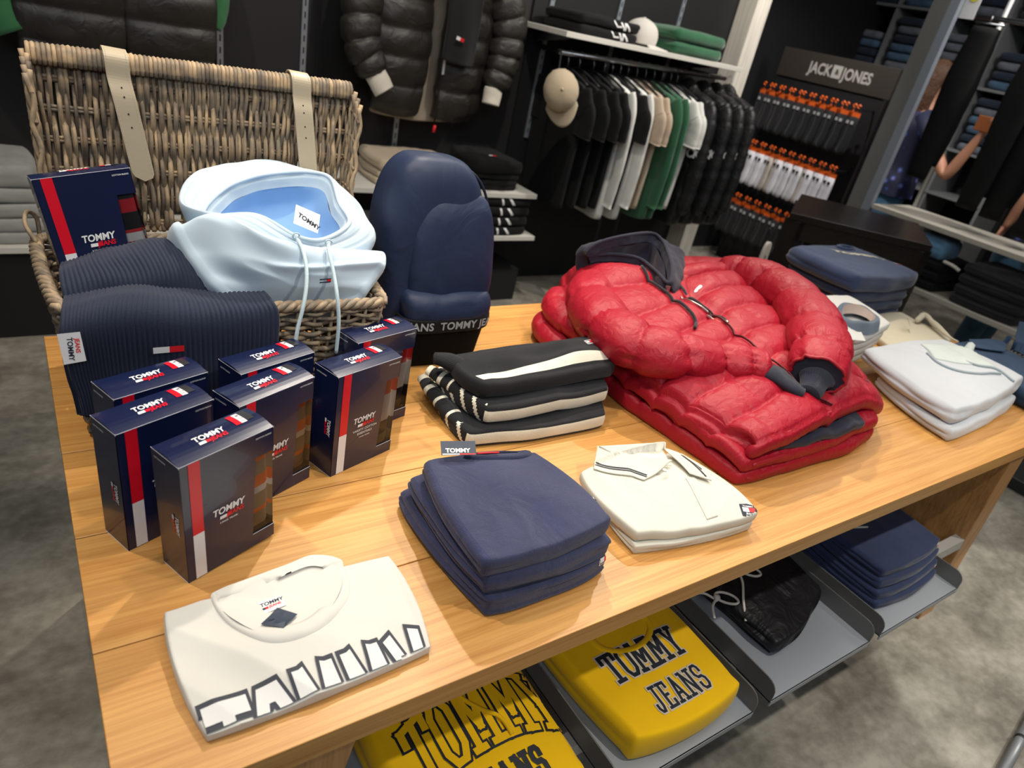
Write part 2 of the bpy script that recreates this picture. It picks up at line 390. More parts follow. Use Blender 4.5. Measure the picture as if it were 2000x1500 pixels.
def concrete():
    m,t,b=nodes('concrete_floor'); L=t.links; tc=N(t,'ShaderNodeTexCoord')
    n1=N(t,'ShaderNodeTexNoise'); n1.inputs['Scale'].default_value=3.4; n1.inputs['Detail'].default_value=10; n1.inputs['Roughness'].default_value=.66; n1.inputs['Distortion'].default_value=.12
    mp=N(t,'ShaderNodeMapping'); mp.inputs['Scale'].default_value=(1,1.6,1); mp.inputs['Rotation'].default_value=(0,0,.5)
    L.new(tc.outputs['Object'],mp.inputs['Vector']); L.new(mp.outputs['Vector'],n1.inputs['Vector'])
    n2=N(t,'ShaderNodeTexNoise'); n2.inputs['Scale'].default_value=34; n2.inputs['Detail'].default_value=8; L.new(tc.outputs['Object'],n2.inputs['Vector'])
    br=N(t,'ShaderNodeTexBrick'); br.inputs['Scale'].default_value=1; br.inputs['Brick Width'].default_value=.9; br.inputs['Row Height'].default_value=.23
    br.inputs['Mortar Size'].default_value=.0; br.inputs['Color1'].default_value=(.8,.8,.8,1); br.inputs['Color2'].default_value=(1.12,1.1,1.08,1); br.inputs['Mortar'].default_value=(.7,.7,.7,1)
    L.new(tc.outputs['Object'],br.inputs['Vector'])
    ad=N(t,'ShaderNodeMath',operation='MULTIPLY_ADD'); L.new(n2.outputs['Fac'],ad.inputs[0]); ad.inputs[1].default_value=.3; L.new(n1.outputs['Fac'],ad.inputs[2])
    cr=N(t,'ShaderNodeValToRGB'); e=cr.color_ramp.elements; e[0].position=.48; e[0].color=(.14,.128,.104,1); e[1].position=.82; e[1].color=(.38,.36,.31,1)
    k=cr.color_ramp.elements.new(.64); k.color=(.24,.225,.188,1)
    L.new(ad.outputs[0],cr.inputs['Fac']); mx=N(t,'ShaderNodeMixRGB',blend_type='MULTIPLY'); mx.inputs['Fac'].default_value=.75
    L.new(cr.outputs['Color'],mx.inputs['Color1']); L.new(br.outputs['Color'],mx.inputs['Color2']); L.new(mx.outputs['Color'],b.inputs['Base Color'])
    b.inputs['Roughness'].default_value=.5; return m
def wicker():
    m,t,b=nodes('grey_willow'); L=t.links; g=N(t,'ShaderNodeNewGeometry'); tc=N(t,'ShaderNodeTexCoord')
    cr=N(t,'ShaderNodeValToRGB'); e=cr.color_ramp.elements; e[0].color=(.17,.13,.095,1); e[1].color=(.40,.31,.20,1); k=e.new(.5); k.color=(.27,.215,.155,1)
    L.new(g.outputs['Random Per Island'],cr.inputs['Fac'])
    n=N(t,'ShaderNodeTexNoise'); n.inputs['Scale'].default_value=45; n.inputs['Detail'].default_value=4; L.new(tc.outputs['Object'],n.inputs['Vector'])
    c2=N(t,'ShaderNodeValToRGB'); c2.color_ramp.elements[0].position=.35; c2.color_ramp.elements[0].color=(.62,.64,.68,1); c2.color_ramp.elements[1].position=.65; c2.color_ramp.elements[1].color=(1.25,1.15,1.02,1)
    L.new(n.outputs['Fac'],c2.inputs['Fac']); mx=N(t,'ShaderNodeMixRGB',blend_type='MULTIPLY'); mx.inputs['Fac'].default_value=1
    L.new(cr.outputs['Color'],mx.inputs['Color1']); L.new(c2.outputs['Color'],mx.inputs['Color2']); L.new(mx.outputs['Color'],b.inputs['Base Color'])
    bp=N(t,'ShaderNodeBump'); bp.inputs['Strength'].default_value=.4; bp.inputs['Distance'].default_value=.001; L.new(n.outputs['Fac'],bp.inputs['Height']); L.new(bp.outputs['Normal'],b.inputs['Normal'])
    b.inputs['Roughness'].default_value=.6; return m
def clear_plastic():
    m,t,b=nodes('clear_film'); L=t.links; tr=N(t,'ShaderNodeBsdfTransparent'); gl=N(t,'ShaderNodeBsdfGlossy'); gl.inputs['Roughness'].default_value=.06
    mx=N(t,'ShaderNodeMixShader'); fr=N(t,'ShaderNodeFresnel'); fr.inputs['IOR'].default_value=1.45
    tr.inputs['Color'].default_value=(.93,.93,.93,1)
    L.new(fr.outputs[0],mx.inputs['Fac']); L.new(tr.outputs[0],mx.inputs[1]); L.new(gl.outputs[0],mx.inputs[2]); L.new(mx.outputs[0],t.nodes['Material Output'].inputs['Surface'])
    return m
OAK=wood('oak_boards',(.43,.182,.038),(.62,.325,.095),'X',.4,planks=.2228)
OAKZ=wood('oak_leg',(.30,.135,.042),(.50,.26,.09),'Z',.42)
DARKWOOD=wood('black_brown_wood',(.006,.0048,.004),(.02,.015,.012),'X',.3)
WHITEWOOD=wood('whitewashed_timber',(.42,.38,.32),(.72,.68,.6),'Z',.7)
CONC=concrete(); WICKER=wicker(); FILM=clear_plastic()
WALL=plain('charcoal_wall',(.014,.0125,.0135),.75)
NICHE=plain('black_panel',(.0035,.0035,.0045),.7)
BLACK=fabric('black_cotton',(.0045,.0045,.0052),sheen=.03); BLACKP=fabric('black_nylon',(.011,.010,.009),rough=.5,scale=500,bump=.1,wr=.006,wrs=16,sheen=0,spec=.4)
CHROME=plain('brushed_steel',(.55,.57,.6),.28,1); GREYM=plain('grey_powder_coat',(.20,.215,.23),.42,.25); LGREYM=plain('light_grey_metal',(.45,.45,.44),.4,.2)
SHELFW=plain('off_white_laminate',(.66,.64,.58),.5); STONEC=plain('beige_shelf',(.50,.47,.40),.5)
WHITE=plain('print_white',(.82,.82,.82),.6); RED=plain('print_red',(.72,.012,.02),.5); NAVYI=plain('print_navy',(.012,.018,.04),.6); BLK=plain('print_black',(.006,.006,.008),.6)

# ================================================================ the setting
def struct(name,mb_or_o,mat=None,**k):
    o=mb_or_o.build(name,mat,**k) if isinstance(mb_or_o,MB) else mb_or_o
    o['kind']='structure'; return o
m=MB(); m.box((-3.2,-4.2,-.05),(8.4,5.2,0)); struct('floor',m,CONC)
m=MB(); m.box((-3.2,-4.2,3.3),(8.4,5.2,3.35)); struct('ceiling',m,plain('dark_ceiling',(.03,.03,.032),.8))
m=MB(); m.box((-3.2,1.95,0),(4.06,2.05,3.3)); struct('wall_back',m,WALL)
m=MB(); m.box((4.06,2.45,0),(8.4,2.55,3.3)); struct('wall_alcove',m,NICHE)
m=MB(); m.box((4.06,2.052,0),(4.12,2.448,3.3)); struct('wall_return',m,NICHE)
m=MB(); m.box((-3.3,-4.2,0),(-3.2,5.2,3.3)); struct('wall_left',m,plain('grey_wall',(.18,.18,.18),.8))
m=MB(); m.box((8.4,-4.2,0),(8.5,5.2,3.3)); struct('wall_right',m,NICHE)
m=MB(); m.box((-3.2,-4.3,0),(8.4,-4.2,3.3)); struct('wall_front',m,plain('grey_wall',(.18,.18,.18),.8))
# darker bay panel behind the hanging rail
m=MB(); m.box((2.42,1.935,0),(4.04,1.95,3.3)); struct('trim_1',m,NICHE)
m=MB(); m.box((4.0,1.78,0),(4.13,1.93,3.3)); o=m.build('timber_post',WHITEWOOD,bev=.003); tag(o,'whitewashed rough timber post at the right end of the hanging bay','post')

# slotted uprights on the wall
def upright(x,z0,z1,label,y=1.935):
    t=thing('wall_upright',label,'wall upright',(x,y,z0),group='slotted steel uprights on the dark wall')
    m=MB(); m.box((x-.013,y-.012,z0),(x+.013,y+.0,z1)); m.build('channel',plain('galvanised',(.42,.47,.52),.35,.6),t)
    m=MB(); z=z0+.03
    while z<z1-.03:
        for dx in (0,): m.box((x-.003+dx,y-.0135,z),(x+.003+dx,y-.0115,z+.026))
        z+=.05
    m.build('slots',BLK,t)
for x,z0,z1,l in ((.805,.75,3.0,'slotted steel upright rising just right of the green sleeve'),(1.176,.75,3.0,'slotted steel upright between the wicker lid and the black puffer jacket'),
    (1.69,.75,3.0,'slotted steel upright half hidden behind the black puffer jacket'),(2.53,.9,3.0,'slotted steel upright at the left end of the hanging rail'),
    (3.02,.9,3.0,'slotted steel upright behind the white cap'),(3.51,.9,3.0,'slotted steel upright behind the green folded sweaters')): upright(x,z0,z1,l,y=1.934 if x>2.4 else 1.949)

# ================================================================ oak display table
tb=thing('display_table','long light oak display table with planked top and slab legs','table',(0,0,0))
m=MB(); pw=1.114/5
for i in range(5):
    y1=-i*pw-(.0 if i==0 else .0009); y0=-(i+1)*pw+(.0 if i==4 else .0009)
    m.box((0,y0,TZ-.041),(2.964,y1,TZ))
m.build('tabletop',OAK,tb,bev=.0012)
for x0,x1,x2,x3 in ((.155,.27,.02,.135),(2.262,2.36,2.385,2.483)):
    for ya,yb in ((-1.106,-.90),(-.21,-.01)):
        m=MB(); zt=TZ-.041
        m.add([(x0,ya,zt),(x1,ya,zt),(x1,yb,zt),(x0,yb,zt),(x2,ya,0),(x3,ya,0),(x3,yb,0),(x2,yb,0)],[(0,1,2,3),(7,6,5,4),(0,4,5,1),(1,5,6,2),(2,6,7,3),(3,7,4,0)])
        m.build('leg',OAKZ,tb,bev=.003)
m=MB(); m.box((.06,-.092,TZ-.002),(.105,-.062,TZ+.0012)); m.build('inlay_plate',plain('inlay_grey',(.30,.29,.26),.5),tb,label='small grey metal plate let into the corner')
m=MB(); m.box((.12,-1.105,.345),(2.40,-1.075,.385)); m.box((.12,-.42,.345),(2.40,-.39,.385)); m.box((2.28,-1.0,.30),(2.31,-.1,.34))
m.build('tray_rail',LGREYM,tb)

def tray(x0,x1,y0,y1,label,z=.388):
    t=thing('display_tray',label,'tray',(x0,y0,z),group=None)
    m=MB(); th=.003
    m.box((x0,y0,z),(x1,y1,z+th))
    # folded down front lip edge
    m.box((x0+.002,y0-.001,z-.012),(x1-.002,y0+.002,z+th))
    m.build('tray_base',plain('tray_grey',(.33,.36,.40),.4,.2),t)
    for xx in (x0,x1-th):
        r=.028; h=.052; pts=[(y0,z),(y0,z+h-r)]+[(y0+r-r*math.cos(a),z+h-r+r*math.sin(a)) for a in [pi/10*k for k in range(1,6)]]+[(y1,z+h),(y1,z)]
        m=MB(); m.prism(pts,xx,xx+th,'x'); m.build('side_rim',plain('tray_side',(.15,.15,.145),.4,.2),t)
    return t
tray(.30,.675,-1.215,-.42,'grey metal tray under the table holding the yellow hoodie with big outlined letters')
tray(.735,1.125,-1.215,-.42,'grey metal tray under the table holding the yellow sweatshirt with small lettering')
tray(1.18,1.575,-1.215,-.42,'grey metal tray under the table holding the black drawstring shorts')
tray(1.62,2.035,-1.215,-.42,'grey metal tray under the table holding the stacked navy shorts')

# ================================================================ underwear boxes
CARTON=plain('navy_carton',(.006,.011,.048),.27,coat=.3); CARTW=plain('carton_white',(.78,.78,.80),.35); CARTR=plain('carton_red',(.70,.006,.022),.3)
CARTI=plain('carton_inside',(.30,.25,.20),.7)
def logo(art,x,y,h,mw=0,mr=1,mb=None):
    """TOMMY over flag bar and JEANS; x,y lower left of the block, h cap height of TOMMY"""
    art.text('TOMMY',h*1.42,x,y+h*.82,mw,bold=.03,shear=.12,sx=.86)
    wd=h*3.9
    art.rect(x-h*.02,y+h*.0,x+h*.95,y+h*.5,mw,1,sh=.12); art.rect(x+h*.95,y+h*.0,x+h*1.62,y+h*.5,mr,1,sh=.12)
    art.text('JEANS',h*.98,x+h*1.92,y-h*.02,mr,bold=.03,shear=.12,sx=.92)
BW,BD,BH=.1457,.0619,.2083
def band_mat(name,bands,letters=None):
    """cotton with woven colour bands by height (object z)"""
    if name in MC: return MC[name]
    m,t,b=nodes(name); L=t.links; tc=N(t,'ShaderNodeTexCoord'); sp=N(t,'ShaderNodeSeparateXYZ'); L.new(tc.outputs['Object'],sp.inputs[0])
    mr=N(t,'ShaderNodeMapRange'); mr.inputs['From Min'].default_value=0; mr.inputs['From Max'].default_value=.21; L.new(sp.outputs['Z'],mr.inputs['Value'])
    cr=N(t,'ShaderNodeValToRGB'); cr.color_ramp.interpolation='CONSTANT'; e=cr.color_ramp.elements
    e[0].position=0; e[0].color=(*bands[0][1],1); e[1].position=bands[1][0]; e[1].color=(*bands[1][1],1)
    for p,c in bands[2:]: k=e.new(p); k.color=(*c,1)
    L.new(mr.outputs[0],cr.inputs['Fac']); L.new(cr.outputs['Color'],b.inputs['Base Color']); b.inputs['Roughness'].default_value=.85
    MC[name]=m; return m
BANDA=band_mat('trunk_orange',[(0,(.10,.09,.07)),(.14,(.30,.25,.18)),(.26,(.95,.22,.05)),(.30,(.36,.30,.22)),(.44,(.85,.85,.85)),(.50,(.95,.20,.05)),(.60,(.36,.30,.22)),(.72,(.95,.24,.06)),(.86,(.5,.4,.3))])
BANDB=band_mat('trunk_red',[(0,(.10,.09,.07)),(.2,(.012,.015,.04)),(.34,(.75,.75,.74)),(.52,(.75,.75,.74)),(.62,(.70,.02,.03)),(.86,(.8,.8,.8))])
BANDC=band_mat('trunk_dark',[(0,(.6,.02,.03)),(.40,(.75,.72,.68)),(.47,(.65,.03,.03)),(.5,(.012,.012,.014)),(.64,(.60,.02,.03)),(.75,(.02,.02,.022)),(.86,(.02,.02,.022))])
def make_box(label,variant):
    t=thing('underwear_box',label,'box',(0,0,0),group='boxed trunks on the table')
    w,d,h=BW,BD,BH; th=.0009
    wx=w*.765; z0=.024; z1=h*.80
    m=MB()
    front=[(0,0),(w,0),(w,z0),(wx-.004,z0+.0),(wx+.0035,z1),(w,z1),(w,h),(0,h)]
    m.prism(front,0,th,'y')
    side=[(0,0),(d,0),(d,h),(0,h),(0,z1),(d*.55,z1),(d*.62,.05),(d*.5,z0+.004),(0,z0)]
    m.prism(side,w-th,w,'x'); m.prism([(0,0),(d,0),(d,h),(0,h)],0,th,'x')
    m.box((th,d-th,0),(w-th,d,h)); m.box((th,th,0),(w-th,d-th,th))
    # domed lid
    K=8; lid=[(d*k/K,h+.0042*math.sin(pi*k/K)) for k in range(K+1)]; n=len(lid)
    v=[(x,p[0],p[1]) for x in (0,w) for p in lid]+[(x,p[0],h-.0005) for x in (0,w) for p in lid]
    f=[(i,i+n,i+1+n,i+1) for i in range(K)]+[(2*n+i,2*n+i+1,i+1,i) if False else (i,i+1,2*n+i+1,2*n+i) for i in range(K)]+[(n+i,3*n+i,3*n+i+1,n+i+1) for i in range(K)]
    m.add(v,f)
    m.build('carton',CARTON,t)
    # white cut edges
    m=MB(); e=.00045
    for a,b in (((0,0,h),(w,0,h)),((0,0,h),(0,d,h)),((0,0,0),(0,d,0)),((wx-.004,-.0003,z0),(w,-.0003,z0)),((0,0,h-.002),(0,0,h+.001)),((w,0,h-.002),(w,0,h+.001))): m.tube([a,b],e,5)
    m.build('board_edge',plain('cut_edge',(.55,.56,.62),.5),t)
    # film and contents
    m=MB(); m.add([(wx-.005,.0012,z0),(w-.0012,.0012,z0),(w-.0012,.0012,z1+.002),(wx-.005,.0012,z1+.002),(w-.0012,d*.7,z0),(w-.0012,d*.7,z1+.002)],[(0,1,2,3),(1,4,5,2)])
    m.build('clear_window',FILM,t,label='clear film window')
    roll=[]
    m2=MB(); K=12
    for yc in (d*.32,d*.68):
        prof=[(wx-.03+ .0,yc)]
        v=[];f=[]
        for iz in range(13):
            z=.02+(h-.035)*iz/12; s=.9+.1*math.sin(pi*iz/12)+.03*math.sin(iz*2.1)
            for k in range(K):
                a=2*pi*k/K; ca,sa=math.cos(a),math.sin(a)
                v.append((w*.825+.0235*s*(abs(ca)**.6)*(1 if ca>0 else -1),yc+.0125*s*(abs(sa)**.6)*(1 if sa>0 else -1),z))
        f=grid_faces(13,K,wrapv=True); m2.add(v,f)
    m2.build('folded_trunks',{'A':BANDA,'B':BANDB,'C':BANDC}[variant],t,smooth=True,label='rolled trunks seen through the window')
    mats=[WHITE,CARTR,CARTW,BLK,plain('dark_tab',(.03,.03,.035),.3)]
    a=Art(); a.rect(.012,h*.40,.029,h-.0005,1); a.rect(.012,0.001,.029,h*.40,2)
    a.lay('stripe',mats,(0,0,0),(1,0,0),(0,0,1),t,off=.0006,label='red over white vertical stripe')
    a=Art(); logo(a,.043,.088 if variant!='B' else .088,.0115,0,1)
    if variant=='B':
        a.text('VARSITY COTTON',.0068,.072,.078,0,bold=.012,align='CENTER'); a.text('ESSENTIALS',.0068,.072,.070,0,bold=.012,align='CENTER'); a.text('3 PACK TRUNK',.0036,.072,.063,0,align='CENTER')
    else: a.text('3 PACK TRUNK',.0042,.068,.080,0,align='CENTER',bold=.02)
    a.lay('front_print',mats,(0,0,0),(1,0,0),(0,0,1),t,off=.0006)
    a=Art(); a.text('COTTON BLEND',.0034,w-.004,h-.010,0,align='RIGHT',bold=.02); a.lay('blend_print',mats,(0,0,0),(1,0,0),(0,0,1),t,off=.0006)
    a=Art(); logo(a,0,0,.0078,0,1)
    a.lay('side_print',mats,(0,d*.40,h*.56),(0,0,-1),(0,-1,0),t,off=.0006)
    a=Art(); a.text('COTTON BLEND',.0034,0,0,0); a.lay('side_print',mats,(0,d-.006,h-.012),(0,-1,0),(0,0,1),t,off=.0005)
    # lid print follows the dome
    bv=bvh_of([o for o in t.children if o.name.startswith('carton')])
    a=Art(); logo(a,.042,.020,.0105,0,1); a.rect(w-.040,.028,w-.031,.056,1); a.rect(w-.031,.028,w-.022,.056,2,); a.rect(w-.022,.030,w-.010,.056,4)
    a.text('M',.006,w-.028,.047,3,lay=1,bold=.03); a.text('72181',.0034,w-.0295,.038,3,lay=1,rot=0); a.text('5-61',.0034,w-.0295,.032,3,lay=1)
    a.lay('lid_print',mats,(0,0,h+.1),(1,0,0),(0,1,0),t,bvh=bv,off=.0005,res=.006)
    return t
protos={}
def put_box(label,variant,x,y,rz,z=TZ,rx=0,ry=0,fz=0):
    if variant not in protos: t=make_box(label,variant); protos[variant]=t
    else: t=copy_tree(protos[variant]); t['label']=label
    t.location=(x,y,z); t.rotation_euler=(rx,ry,rz)
    return t
put_box('front-most navy trunk box, nearest the camera, with orange trunks in its window','A',.1266,-.8138,.378,ry=-.04)
put_box('navy trunk box standing just left of and behind the front-most one','A',.0634,-.7196,.3814,ry=-.02)
put_box('rear left navy trunk box, directly in front of the hanging scarf with the flag patch','A',.0686,-.6314,.3576)
put_box('middle navy trunk box with its whole window of orange trunks visible','A',.2279,-.6919,.4108,ry=-.015)
put_box('rear middle navy trunk box, only lid and upper edge showing below the drawstrings','A',.2516,-.5993,.3546)
put_box('navy trunk box with red and white trunks in its window, nearest the striped sweaters','B',.3971,-.6434,.329)
put_box('rear right navy trunk box beside the backpack base','B',.4767,-.5324,.2844)
put_box('navy trunk box leaning inside the wicker basket against its lid','C',.047,-.300,.10,z=TZ+.210,rx=-.18,ry=-.16)

# ================================================================ wicker hamper
bk=thing('wicker_basket','open grey wicker hamper with tall woven lid and two beige leather straps','basket',(.29,-.28,TZ))
RZ=TZ+.255
bot=[(.055,-.405),(.53,-.435),(.545,-.15),(.07,-.13)]; rim=[(.027,-.425),(.552,-.458),(.575,-.125),(.012,-.105)]
def perim(t,s,rnd=.03):
    """point on the basket wall: s around 0..4 (side.frac), t height 0..1"""
    i=int(s)%4; f=s-int(s)
    c=[Vector((bot[k][0]*(1-t)+rim[k][0]*t,bot[k][1]*(1-t)+rim[k][1]*t,0)) for k in range(4)]
    a,b=c[i],c[(i+1)%4]; p=a.lerp(b,f)
    cen=(c[0]+c[1]+c[2]+c[3])/4; n=(b-a).normalized().cross(Vector((0,0,1)))
    if n.dot((a+b)/2-cen)<0: n=-n
    return p+n*.010*math.sin(pi*f)**.5, n
nst=[16,10,16,10]
m=MB()
for side in range(4):
    for k in range(nst[side]+1):
        f=k/nst[side]; pts=[]
        for q in range(6):
            t=q/5; p,n=perim(t,side+min(f,.999)); pts.append(p+Vector((0,0,TZ+.004+(RZ-TZ-.01)*t)))
        m.tube(pts,.0032,6)
rows=23
for r in range(rows):
    for side in range(4):
        ns=nst[side]; K=ns*4; pts=[]; rr=[]
        ph=r%2
        z=TZ+.006+(RZ-TZ-.016)*(r+.5)/rows
        # weavers are pieced: random start offsets and thickness
        th=random.uniform(.0036,.0052)
        for q in range(K+1):
            s=q/K; t=(z-TZ)/(RZ-TZ); p,n=perim(t,side+min(s,.999))
            wv=math.cos(pi*(s*ns+ph))*.0058
            dz=.0035*nz(s*7+r*3.3,side*5.1,r*1.7)*2
            pts.append(p+n*wv+Vector((0,0,z+dz))); rr.append(th*(1+.35*nz(s*5,r*2.1,side)))
        m.tube(pts,rr,6)
m.build('basket_body',WICKER,bk,smooth=True)
# plaited rim, two strands twisting
m=MB()
for st in range(3):
    pts=[]
    for side in range(4):
        L=.53 if side%2==0 else .31; K=int(L/.0075)
        for q in range(K):
            s=q/K; p,n=perim(1,side+s); a=2*pi*(s*L/.055)+st*2*pi/3
            pts.append(p+n*(.0065*math.cos(a))+Vector((0,0,RZ+.0055*math.sin(a))))
    pts.append(pts[0]); m.tube(pts,.0062,7)
m.build('rim',WICKER,bk,smooth=True)
m=MB(); # floor slats of the basket
for k in range(30):
    x=.07+.46*k/29; m.tube([(x,-.41,TZ+.006),(x+.004,-.14,TZ+.006)],.006,5)
m.build('basket_floor',WICKER,bk,smooth=True)
# handle at the left end
m=MB(); m.tube(smoothpath([(.010,-.145,RZ+.005),(-.004,-.13,RZ+.035),(.0,-.10,RZ+.05),(.014,-.085,RZ+.035),(.016,-.09,RZ+.0)],18),.004,7)
m.build('hinge_loop',WICKER,bk,smooth=True)
# lid: leans back a little; local frame
lx0,lx1=.030,.620; LT=.311
def lidp(u,v,dep=0.0):
    """u 0..1 across, v 0..1 up, dep towards the viewer (m)"""
    x=(lx0+.006*(1-v))+(lx1-lx0-.022*(1-v)-.006*(1-v))*u
    zt=RZ+.012+LT*v*(1-.0*u); y=-.088+.036*v+.01*u
    return Vector((x+.012*0,y-dep,zt-.012*dep/.08*0))
rodv=[.05,.20,.36,.53,.70,.86]
m=MB()
for v in rodv:
    for dv in (-.009,.009):
        pts=[lidp(u/24,v+dv,.0) for u in range(25)]; m.tube(pts,.0036,6)
m.build('lid_rods',WICKER,bk,smooth=True)
m=MB(); NU=84
for k in range(NU):
    u=(k+.5+random.uniform(-.25,.25))/NU; ph=k%2; pts=[];rr=[]; K=36
    slant=random.uniform(-.012,.012); th=random.uniform(.0034,.0054)
    v0=random.choice([0,0,0,.12]); v1=1
    for q in range(K+1):
        v=v0+(v1-v0)*q/K
        # weave in front of / behind successive rods
        ph2=np.interp(v,[0]+rodv+[1],[0,1,2,3,4,5,6,7])
        wv=math.cos(pi*(ph2+ph))*.0075
        pts.append(lidp(u+slant*(v-.5)+.006*nz(k*1.3,v*4),v,wv)); rr.append(th*(1+.25*nz(k*2.2,v*5,3)))
    m.tube(pts,rr,6)
    if k%2:
        u2=u+.006; pts=[lidp(u2+slant*(v-.5)*1.5,v,-math.cos(pi*(np.interp(v,[0]+rodv+[1],[0,1,2,3,4,5,6,7])+ph))*.0065) for v in [q/30 for q in range(31)]]
        m.tube(pts,th*.7,5)
m.build('lid_panel',WICKER,bk,smooth=True)
# lid top wrapping and short flange towards the viewer at both ends
m=MB(); K=78
for k in range(K):
    u=(k+.5)/K; c=lidp(u,1.0,.004); r=random.uniform(.0038,.0050); a0=random.uniform(-.12,.12)
    pts=[]
    for q in range(13):
        a=-1.2+ (2.4+1.0)*q/12
        pts.append(c+Vector((.003*math.sin(a)*a0*10,-.013*math.cos(a-1.1),.012*math.sin(a-.1)+.004)))
    pts=[c+Vector((0,-.013,-.020)),c+Vector((.0,-.0165,-.012))]+[c+Vector((0,-.014*math.cos(a),-.004+.013*math.sin(a))) for a in [pi*q/7 for q in range(8)]]+[c+Vector((0,.016,-.03))]
    m.tube(pts,r,6)
m.build('lid_border',WICKER,bk,smooth=True)
m=MB()
for side in (0,1):
    u=side; m=MB()
    for k in range(7):
        dep=.012+.052*k/6
        pts=[lidp(u,v,dep)+Vector(((-.002 if side==0 else .002)+.004*math.cos(pi*(v*7+k)),0,0)) for v in [q/24 for q in range(25)]]
        pts=[p+Vector((0,0,-.03*(k/6)*(q/24))) for q,p in enumerate(pts)]
        m.tube(pts,.0045,6)
    for v in rodv: m.tube([lidp(u,v,0),lidp(u,v,.034),lidp(u,v,.066)+Vector((0,0,-.02*v))],.0036,6)
    m.build('lid_side',WICKER,bk,smooth=True)
LEATH=plain('beige_leather',(.44,.375,.27),.45); STITCH=plain('stitch',(.60,.54,.42),.7)
def strap(u0,u1,ln):
    # runs over the lid edge and hangs on its inner face
    top=lidp(u0,1.0,.0)
    path=[top+Vector((-.002,.022,-.08)),top+Vector((0,.020,-.02)),top+Vector((0,.012,.010)),top+Vector((0,-.006,.0155)),top+Vector((.001,-.024,.004)),top+Vector((.003,-.028,-.03))]
    for t in (.25,.5,.75,1.0):
        u=u0+(u1-u0)*t; path.append(lidp(u,1-ln*t/LT-.06*(1-t)*0,.032)+Vector((0,0,-.012)))
    P_=smoothpath(path,60); m=MB(); n=len(P_); hw=.0195; v=[];f=[]; ex=Vector((1,0,-.06))
    for i,p in enumerate(P_):
        L=(P_[-1]-p).length; ww=hw*math.sqrt(max(0.0,1-max(0,1-L/hw)**2)) if L<hw else hw
        tn=(P_[min(i+1,n-1)]-P_[max(i-1,0)]).normalized(); nn=ex.cross(tn).normalized()
        for sx,so in ((-1,0),(1,0),(1,1),(-1,1)): v.append(p+ex*ww*sx-nn*(.003*so))
    for i in range(n-1):
        for k in range(4): f.append((i*4+k,i*4+(k+1)%4,(i+1)*4+(k+1)%4,(i+1)*4+k))
    m.add(v,f); o=m.build('leather_strap',LEATH,bk,smooth=False,label='beige leather strap with stitched edge')
    md=o.modifiers.new('b','BEVEL'); md.width=.0008; md.segments=2; md.limit_method='ANGLE'
    m=MB()
    for i in range(20,n-3,1):
        p=P_[i]; tn=(P_[i+1]-P_[i-1]).normalized(); nn=ex.cross(tn).normalized(); nn=nn if nn.y<0 else -nn
        for sx in (-1,1):
            q=p+ex*(hw-.0035)*sx+nn*.0032; 
            for k in (0,.5): m.tube([q+tn*(k*.006),q+tn*(k*.006+.0022)],.00055,4)
    sub=m.build('stitching',STITCH,bk); sub.parent=o
    m=MB()
    for t in (.36,.46,.56,.66):
        i=int(24+(n-26)*t); p=P_[i]; tn=(P_[i+1]-P_[i-1]).normalized(); nn=ex.cross(tn).normalized(); nn=nn if nn.y<0 else -nn
        m.tube([p+nn*.0028,p+nn*.0036],.0016,8)
    sub=m.build('buckle_holes',BLK,bk); sub.parent=o
strap(.228,.285,.195); strap(.800,.850,.185)

# ================================================================ garments on the table
def wrk(amp,fx,fy,seed=0,amp2=0,f2=30):
    def d(u,v,p):
        r=amp*noise.noise(Vector((p[0]*fx,p[1]*fy,seed)))
        if amp2: r+=amp2*(1-abs(noise.noise(Vector((p[0]*f2+3,p[1]*f2*.5,seed+5))))*3)
        return r
    return d
def quad(FL,FR,BR,BL,bump=.006,sag=.006,rows=5,cols=5,seed=0):
    """control grid from four corners with a soft random top"""
    FL,FR,BR,BL=[np.array(p,float) for p in (FL,FR,BR,BL)]; rnd=random.Random(seed); C=[]
    for j in range(rows):
        v=j/(rows-1); a=FL*(1-v)+BL*v; b=FR*(1-v)+BR*v; row=[]
        for i in range(cols):
            u=i/(cols-1); p=a*(1-u)+b*u; e=min(u,1-u,v,1-v)
            p=p+np.array([0,0,(bump*rnd.uniform(-.4,1) if 0<e else 0)+sag*(min(e*2,.5)*2-1)*.5]); row.append(p)
        C.append(row)
    return np.array(C)
def flag_patch(parent,o,ux,uy,bvh,w=.022,h=.011,dirn=(0,0,-1),badge=False):
    a=Art()
    if badge:
        a.poly([(-.004,-.011),(w+.004,-.011),(w+.004,h+.007),(w*.5,h+.011),(-.004,h+.007)],3); a.rect(0,0,w/2,h,0,1); a.rect(w/2,0,w,h,1,1)
        a.text('TOMMY',.006,w/2,h+.0012,0,1,align='CENTER',bold=.02); a.text('JEANS',.006,w/2,-.006,0,1,align='CENTER',bold=.02)
    else:
        e=.0022; a.rect(-e,-e,w+e,h+e,0,0); a.rect(-.0004,-.0004,w+.0004,h+.0004,3,1)
        a.rect(.0,.0022,w/2,h-.0022,0,2); a.rect(w/2,.0022,w,h-.0022,1,2)
    return a.lay('flag_patch',[WHITE,RED,BLK,NAVYI],o,ux,uy,parent,bvh=bvh,dirn=dirn,off=.0008,res=.004,lift=.0003,label='small flag patch')
def axes(A,B):
    u=(Vector(B)-Vector(A)); u.z=0; u.normalize(); return u,Vector((-u.y,u.x,0))

